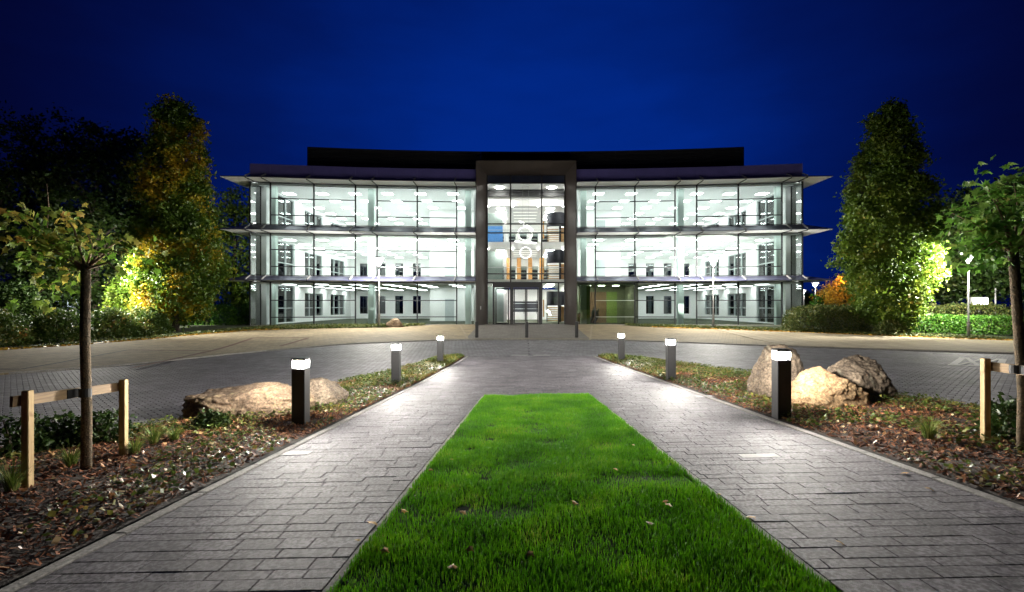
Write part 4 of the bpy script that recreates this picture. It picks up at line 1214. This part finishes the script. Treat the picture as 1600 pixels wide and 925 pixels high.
def young_tree(x, y, h_clear, label, seed, m, branches, n_leaf, top_lean=(0, 0), twig=True, rtop=.045):
    z = G(x, y) + .02
    r = empty('young_tree', (x, y, z), 0, label, 'tree', 'young staked trees in the beds')
    rs = np.random.default_rng(seed)
    lx, ly = top_lean
    pts = [(0, 0, -.1), (.008, .0, h_clear*.3), (lx*.35 - .012, ly*.3, h_clear*.65), (lx, ly, h_clear)]
    MB().tube(pts, [.052, .048, .046, rtop], 12).build('trunk', M['bark_trunk'], r, True)
    C = []; D = []; S = []
    for (dx, dy, dz, nl) in branches:
        bm_ = MB(); e = Vector((lx + dx, ly + dy, h_clear + dz)); s0 = Vector((lx, ly, h_clear - .05))
        m1 = s0.lerp(e, .45) + Vector((rs.normal(0, .05), rs.normal(0, .05), .06 + abs(rs.normal(0, .05))))
        pl = [s0, m1, e]
        bm_.tube(pl, [.016, .01, .004], 6).build('branch', M['twig'], r, True)
        for k in range(int(nl * 1.5)):
            t = rs.uniform(.3, 1.08)
            p = s0.lerp(m1, t / .45) if t < .45 else m1.lerp(e, (t - .45) / .55)
            p = p + Vector(rs.normal(0, .1, 3))
            d = Vector(rs.normal(0, .6, 3)) + (e - s0).normalized() * .5 + Vector((0, 0, -.55))
            C.append(p); D.append(d); S.append(rs.uniform(.06, .11))
    V, Fc = maple_mesh(C, D, S, rs)
    me = bpy.data.meshes.new('crown'); me.from_pydata(V, [], Fc); link('crown', me, m, r)
    if twig:
        tb = MB()
        tb.tube([(-.42, 0, h_clear + .32), (-.40, 0, h_clear + .62), (-.42, 0, h_clear + .86)], [.008, .007, .004], 6)
        for k, (dx, dz) in enumerate(((-.55, .12), (-.5, .02), (-.62, .35))):
            tb.tube([(-.05, 0, h_clear - .05), (dx*.6, -.05, h_clear + dz*.6), (dx, -.1, h_clear + dz)], [.009, .006, .003], 6)
        tb.build('twig', M['twig'], r, True)
    return r
LTY = 5.45
def stake_frame(x, y0, y1, h0, h1, label, sd=-1):
    yc = (y0 + y1) / 2; z = G(x, yc)
    r = empty('tree_stake', (x, yc, z), 0, label, 'tree stake', 'timber stakes around the young trees')
    for yy_, h in ((y0, h0), (y1, h1)):
        zb = G(x, yy_) - z
        mb = MB(); mb.cbox(-.036, .036, yy_ - yc - .032, yy_ - yc + .032, zb - .1, zb + h, .006); mb.build('post', M['stake'], r)
    za, zb = G(x, y0) - z + h0 - .09, G(x, y1) - z + h1 - .09
    MB().bar((sd*.055, y0 - yc - .1, za), (sd*.055, y1 - yc + .06, zb), .03, .1).build('rail', M['rail'], r)
    MB().lathe([(.058, -.045), (.058, .045)], 14, (-sd*.0 + (.035 if sd < 0 else .055), LTY - yc, (za + zb)/2)).build('tie_collar', M['strap'], r)
    MB().bar((sd*.036, -.12, (za + zb)/2), (sd*.036, .17, (za + zb)/2), .006, .09).build('tie_strap', M['strap'], r)
    return r
LT = (-4.995, 5.46)
young_tree(LT[0], LT[1], 2.2, 'young staked maple with sparse yellowing leaves in the left bed', 5, M['maple'],
    [(-.66, -.1, .52, 52), (-.74, .1, .34, 52), (-.62, -.2, .12, 34), (-.42, .2, .58, 24), (-.25, -.1, .15, 18), (-.5, 0, -.3, 28), (-.35, .1, -.15, 16), (.3, .1, .12, 10), (.62, 0, .1, 12), (.5, -.2, -.1, 6), (.2, .25, .3, 8), (-.15, .2, .35, 12)], 0)
stake_frame(-5.03, 4.85, 6.02, .96, .93, 'timber stake frame of two posts and a rail in the left bed')
RT = (4.95, 5.42)
young_tree(RT[0], RT[1], 2.18, 'young staked maple with green leaves at the right edge', 9, M['maple_g'],
    [(-.6, -.05, .15, 44), (-.55, .15, .4, 44), (-.42, -.15, .62, 40), (-.35, 0, -.05, 40), (-.2, .1, .7, 50), (-.25, -.1, .3, 50), (.1, .1, .75, 40), (.3, -.1, .4, 40), (.5, .1, .2, 30), (-.5, .1, -.12, 44), (0, .2, .05, 40), (.5, 0, .6, 40), (.65, .1, .35, 40)], 0, top_lean=(-.10, 0), twig=False)
stake_frame(4.86, 4.75, 5.75, .98, 1.0, 'timber stake frame of posts and rail at the right edge', 1)

# ---- small plants in the beds
def tuft(x, y, h, n, label, seed, m=None, spread=.5, cat='grass tuft'):
    rs = np.random.default_rng(seed); z = G(x, y) + .02
    V = []; Fc = []
    for k in range(n):
        a = rs.uniform(0, 6.283); d = Vector((math.cos(a), math.sin(a), 0)); sd = Vector((-d.y, d.x, 0)); L = h * rs.uniform(.6, 1.15); sp = spread * rs.uniform(.3, 1.1)
        w = .006; b = d * rs.uniform(0, .04)
        n0 = len(V)
        for t in (0, .4, .75, 1.0):
            p = b + d * (sp * L * t * t) + Vector((0, 0, L * (t - .38 * sp * t * t)))
            ww = w * (1 - t * .9)
            V.append(tuple(p - sd*ww)); V.append(tuple(p + sd*ww))
        for q in range(3): Fc.append((n0 + 2*q, n0 + 2*q + 1, n0 + 2*q + 3, n0 + 2*q + 2))
    o = np_mesh('grass_tuft', V, Fc, m or M['tuft'], None, (x, y, z))
    return tag(o, label, cat, 'ornamental grass tufts in the beds')
for i, (px, py, h, lab) in enumerate(((18, 775, .36, 'grass tuft at the left edge beside the nearest stake post'), (210, 715, .26, 'grass tuft just right of the farther left stake post'), (240, 700, .32, 'upright grass tuft beside the farther left stake post'),
        (272, 694, .26, 'spreading grass tuft nearest the long left boulder'), (110, 735, .3, 'dark grass tuft between the stake posts on the left'), (1452, 690, .34, 'grass tuft in the right bed left of the stake'), (1000, 566, .3, 'small grass tuft near the far right bollard'))):
    x, yv = unproj(px, py); tuft(x, yv, h, 130, lab, 200 + i, spread=.9)
for i, (px, py, w, h, lab) in enumerate(((20, 712, 1.0, .5, 'small dark shrub at the left edge behind the stake'), (95, 700, .8, .42, 'small dark shrub behind the left rail, left of the trunk'), (160, 694, .8, .42, 'small dark shrub right of the young left trunk'), (330, 672, .5, .26, 'small leafy plant at the left end of the long boulder'), (1585, 690, .7, .5, 'small dark shrub at the right edge behind the rail'))):
    x, yv = unproj(px, py); shrub('bed_shrub', x, yv, w, w*.8, h, 1100, .06, M['dark_leaf'], 220 + i, lab, group='small shrubs in the beds')
shrub('spiky_plant', 21.9, 38.6, 1.0, 1.0, 2.2, 500, .3, M['hedge_green'], 231, 'spiky green plant beside the right corner of the building', 'plant')

# ---- mulch, groundcover, lawn and strip planting: uncountable
def bed_points(n, fa, fb, y0, y1, rs, power=1.0):
    yv = y0 + (y1 - y0) * rs.uniform(0, 1, n) ** power
    a, b = fa(yv), fb(yv); t = rs.uniform(0.01, .99, n); x = a + (b - a) * t
    z = gz(x, yv) + .05 * np.sin(np.pi * t) + .012
    return np.stack([x, yv, z], 1)
def flat_quads(C, size, rs, tilt=.35, aspect=.4):
    n = len(C)
    nrm = rs.normal(0, tilt, (n, 3)); nrm[:, 2] = 1; nrm /= np.linalg.norm(nrm, axis=1)[:, None]
    a = rs.normal(0, 1, (n, 3)); a -= nrm * (a * nrm).sum(1)[:, None]; a /= np.linalg.norm(a, axis=1)[:, None]
    b = np.cross(nrm, a); s = size * rs.uniform(.4, 1.5, n)[:, None]; w = s * rs.uniform(.5, 1.5, n)[:, None] * aspect
    V = np.stack([C - a*s*.5 - b*w*.5, C + a*s*.5 - b*w*.4, C + a*s*.45 + b*w*.5, C - a*s*.5 + b*w*.4], 1).reshape(-1, 3)
    return V, np.arange(n*4).reshape(n, 4)
rs = np.random.default_rng(301)
for side, fa, fb, y1 in (('left', lambda y: np.maximum(bed_l(y), -8.5), lambda y: path_l(y) - .04, 20.8), ('right', lambda y: path_r(y) + .04, lambda y: np.minimum(bed_r(y), 8.0), 20.6)):
    C = bed_points(60000, fa, fb, 2.2, y1, rs, 1.35)
    V, Fc = flat_quads(C, .05, rs, .45, .24)
    tag(np_mesh('bark_mulch', V, Fc, M['bark']), 'brown bark chip mulch covering the %s planting bed' % side, 'mulch', kind='stuff')
    C = bed_points(5200, fa, fb, 2.4, y1, rs, .95); C[:, 2] += rs.uniform(.004, .03, len(C))
    V, Fc = flat_quads(C, .038, rs, .7, .6)
    tag(np_mesh('bed_leaf_litter', V, Fc, M['litter']), 'tan and orange fallen leaves scattered over the %s planting bed' % side, 'leaf litter', kind='stuff')
    C = bed_points(26000, fa, fb, 2.6, y1, rs, .8)
    pat = np.array([mnoise.noise((p[0]*.9 + (5 if side == 'left' else 0), p[1]*.9, 1.0)) for p in C])
    far = np.clip((C[:, 1] - 5) / 9, 0, .5)
    C = C[pat + far > .16]; C[:, 2] += rs.uniform(0, .10, len(C))
    V, Fc = leaf_quads(C, .048, rs=rs, up=1.2, aspect=.8)
    tag(np_mesh('ground_cover', V, Fc, M['cover_leaf']), 'low leafy ground cover patches in the %s planting bed' % side, 'ground cover', kind='stuff')
# pale flower heads in the near left bed
n_fl = 0
FL = []
for (px, py) in ((190, 745), (145, 772), (155, 778), (172, 780), (278, 757), (164, 788), (186, 786), (150, 790), (168, 770), (140, 782), (300, 742), (345, 722)):
    FL.append(unproj(px, py))
me = None
for i, (x, yv) in enumerate(FL):
    if me is None:
        mb = MB()
        for k in range(6):
            t = k * math.pi / 3
            mb.add([(0, 0, .0), (.024*math.cos(t - .4), .024*math.sin(t - .4), .012), (.034*math.cos(t), .034*math.sin(t), .006), (.024*math.cos(t + .4), .024*math.sin(t + .4), .012)], [(0, 1, 2, 3)])
        o = mb.build('flower_head', M['petal']); me = o.data
    else:
        o = link('flower_head', me)
    o.location = (x, yv, G(x, yv) + .07); o.rotation_euler = (rs.normal(0, .4), rs.normal(0, .4), i)
    tag(o, 'small pale flower head lying low in the near left bed', 'flower', 'pale flower heads in the near left bed')

def blades(P, h, w, rs, lean=.45):
    n = len(P); a = rs.uniform(0, 2*np.pi, n); d = np.stack([np.cos(a), np.sin(a), np.zeros(n)], 1); sd = np.stack([-d[:, 1], d[:, 0], np.zeros(n)], 1)
    L = h * rs.uniform(.55, 1.25, n)[:, None]; ln = lean * rs.uniform(.1, 1.1, n)[:, None]; zv = np.array([0, 0, 1.0])
    p1 = P + d*ln*L*.25 + zv*L*.55; p2 = P + d*ln*L*.85 + zv*L
    V = np.stack([P - sd*w/2, P + sd*w/2, p1 - sd*w*.4, p1 + sd*w*.4, p2], 1).reshape(-1, 3)
    k = np.arange(n)[:, None] * 5
    Fc = np.concatenate([k + np.array([[0, 1, 3]]), k + np.array([[0, 3, 2]]), k + np.array([[2, 3, 4]])], 0)
    return V, Fc
N = 175000
u = rs.uniform(0, 1, N); yv = 2.3 + (LAWN_Y1 - .03 - 2.3) * u ** 1.25
a, b = lawn_l(yv) - .012, lawn_r(yv) + .012
x = a + (b - a) * rs.uniform(0, 1, N)
hmod = np.array([mnoise.noise((p*2.6, q*2.6, 0.3)) for p, q in zip(x, yv)])
P = np.stack([x, yv, gz(x, yv) + .012], 1)
keep = rs.uniform(0, 1, N) < np.clip(1.0 + hmod * .9, .35, 1)
# small worn hollows in the turf
for px, py in ((769, 668), (765, 690), (735, 705), (758, 752), (722, 800)):
    hx, hy = unproj(px, py)
    keep &= ((x - hx)**2 / .006 + (yv - hy)**2 / .008) > rs.uniform(.3, 1.3, N)
P = P[keep]; hm = hmod[keep]
V, Fc = blades(P, .039, .0052, rs)
V = V.reshape(-1, 5, 3); base = V[:, :1, :].copy(); V = base + (V - base) * (1 + .3*hm)[:, None, None]; V = V.reshape(-1, 3)
tag(np_mesh('lawn_grass', V, Fc, M['grass']), 'bright green mown grass of the tapering lawn between the paths', 'grass', kind='stuff')
# low planting strips before the wings
for side, x0, x1, lab in ((-1, -24, -7.9, 'left'), (1, 7.7, 27, 'right')):
    n = 15000
    x = rs.uniform(x0, x1, n); f0 = back_y(x) + .1; f1 = np.minimum(np.where(np.abs(x) < 21, 40.8 - 1.75*(x/21)**2 - .2, 36), back_y(x) + 2.0 if side > 0 else back_y(x) + 3.0)
    f1 = np.maximum(f1, f0 + .3)
    yv = f0 + (f1 - f0) * rs.uniform(0, 1, n) ** 1.4
    P = np.stack([x, yv, gz(x, yv) + .0 + rs.uniform(0, .18, n)], 1)
    V, Fc = leaf_quads(P, .12, rs=rs, up=.6)
    tag(np_mesh('low_planting', V, Fc, M['hedge_olive']), 'low dark planting strip in front of the %s wing' % lab, 'planting', kind='stuff')
    n = 2500
    x = rs.uniform(-31 if side < 0 else 9, -17 if side < 0 else 33, n); yv = back_y(x) + rs.uniform(-.35, .9, n)
    P = np.stack([x, yv, gz(x, yv) + .085], 1)
    V, Fc = flat_quads(P, .11, rs, .4, .7)
    tag(np_mesh('leaf_litter', V, Fc, M['fallen']), 'fallen brown leaves along the back edge of the %s pavement' % lab, 'leaf litter', kind='stuff')

# ---- fallen leaves one can count
fl_me = None
def fallen(px, py, lab, group, dz, s):
    global fl_me
    if fl_me is None:
        v, f = maple_mesh([(0, 0, 0)], [(0, 1, 0)], [1.0], np.random.default_rng(1))
        fl_me = bpy.data.meshes.new('fallen_leaf'); fl_me.from_pydata([(p[0], p[1] - .4, p[2] + .14) for p in v], [], f); fl_me.materials.append(M['fallen_one'])
    x, yv = unproj(px, py)
    o = link('fallen_leaf', fl_me, None, None, (x, yv, G(x, yv) + dz)); o.scale = (s, s, s)
    o.rotation_euler = (rs.normal(0, .1), rs.normal(0, .1), rs.uniform(0, 6.28))
    tag(o, lab, 'leaf', group)
for px, py, s, lab in ((1171, 811, .085, 'largest yellow fallen leaf on the right path, close to the lawn edge'), (1413, 741, .07, 'yellow fallen leaf on the right path next to the bed edging'),
        (1453, 766, .075, 'bright yellow fallen leaf farthest right on the right path'), (1313, 850, .055, 'small yellow fallen leaf nearest the camera on the right path'),
        (584, 820, .09, 'curled orange fallen leaf on the left lawn edging'), (1122, 774, .05, 'small brown fallen leaf at the right lawn edging'), (560, 846, .05, 'small pale fallen leaf nearest the camera on the left lawn edging')):
    fallen(px, py, lab, 'fallen leaves on the path', .008, s)
for px, py, s in ((724, 812, .06), (706, 726, .05), (632, 810, .06), (898, 797, .06), (1016, 830, .055), (1045, 800, .055), (990, 703, .05), (602, 874, .06), (735, 872, .055), (829, 880, .055), (708, 900, .06), (962, 742, .05), (673, 743, .05), (1040, 795, .05)):
    fallen(px, py, 'small yellow fallen leaf lying on the lawn grass', 'fallen leaves on the lawn', .055, s)

# ---- far building glimpsed through the trees at the left edge
yv = 70.0
x = CX + (5 - PX) / F * yv
fb = empty('far_building', (x, yv, 0), 0, 'pale lit building glimpsed low between the trees at the left edge', 'building')
MB().box(-14, 9.5, 0, 10, 0, 4.3).build('wall', M['far_wall'], fb)
MB().box(-14.3, 9.8, -.3, 10.3, 4.3, 4.7).build('roof', M['plant'], fb)
for q in np.arange(-12, 9, 2.6):
    w = MB().box(q, q + 2.0, -.06, -.01, 1.2, 3.2).build('window', M['far_window'], fb)
    MB().box(q + .95, q + 1.05, -.1, -.07, 1.2, 3.2).build('frame', M['mull'], w)
MB().box(-1.9, 1.0, -.12, -.11, 1.3, 2.9).build('sign_panel', M['far_blue'], fb)
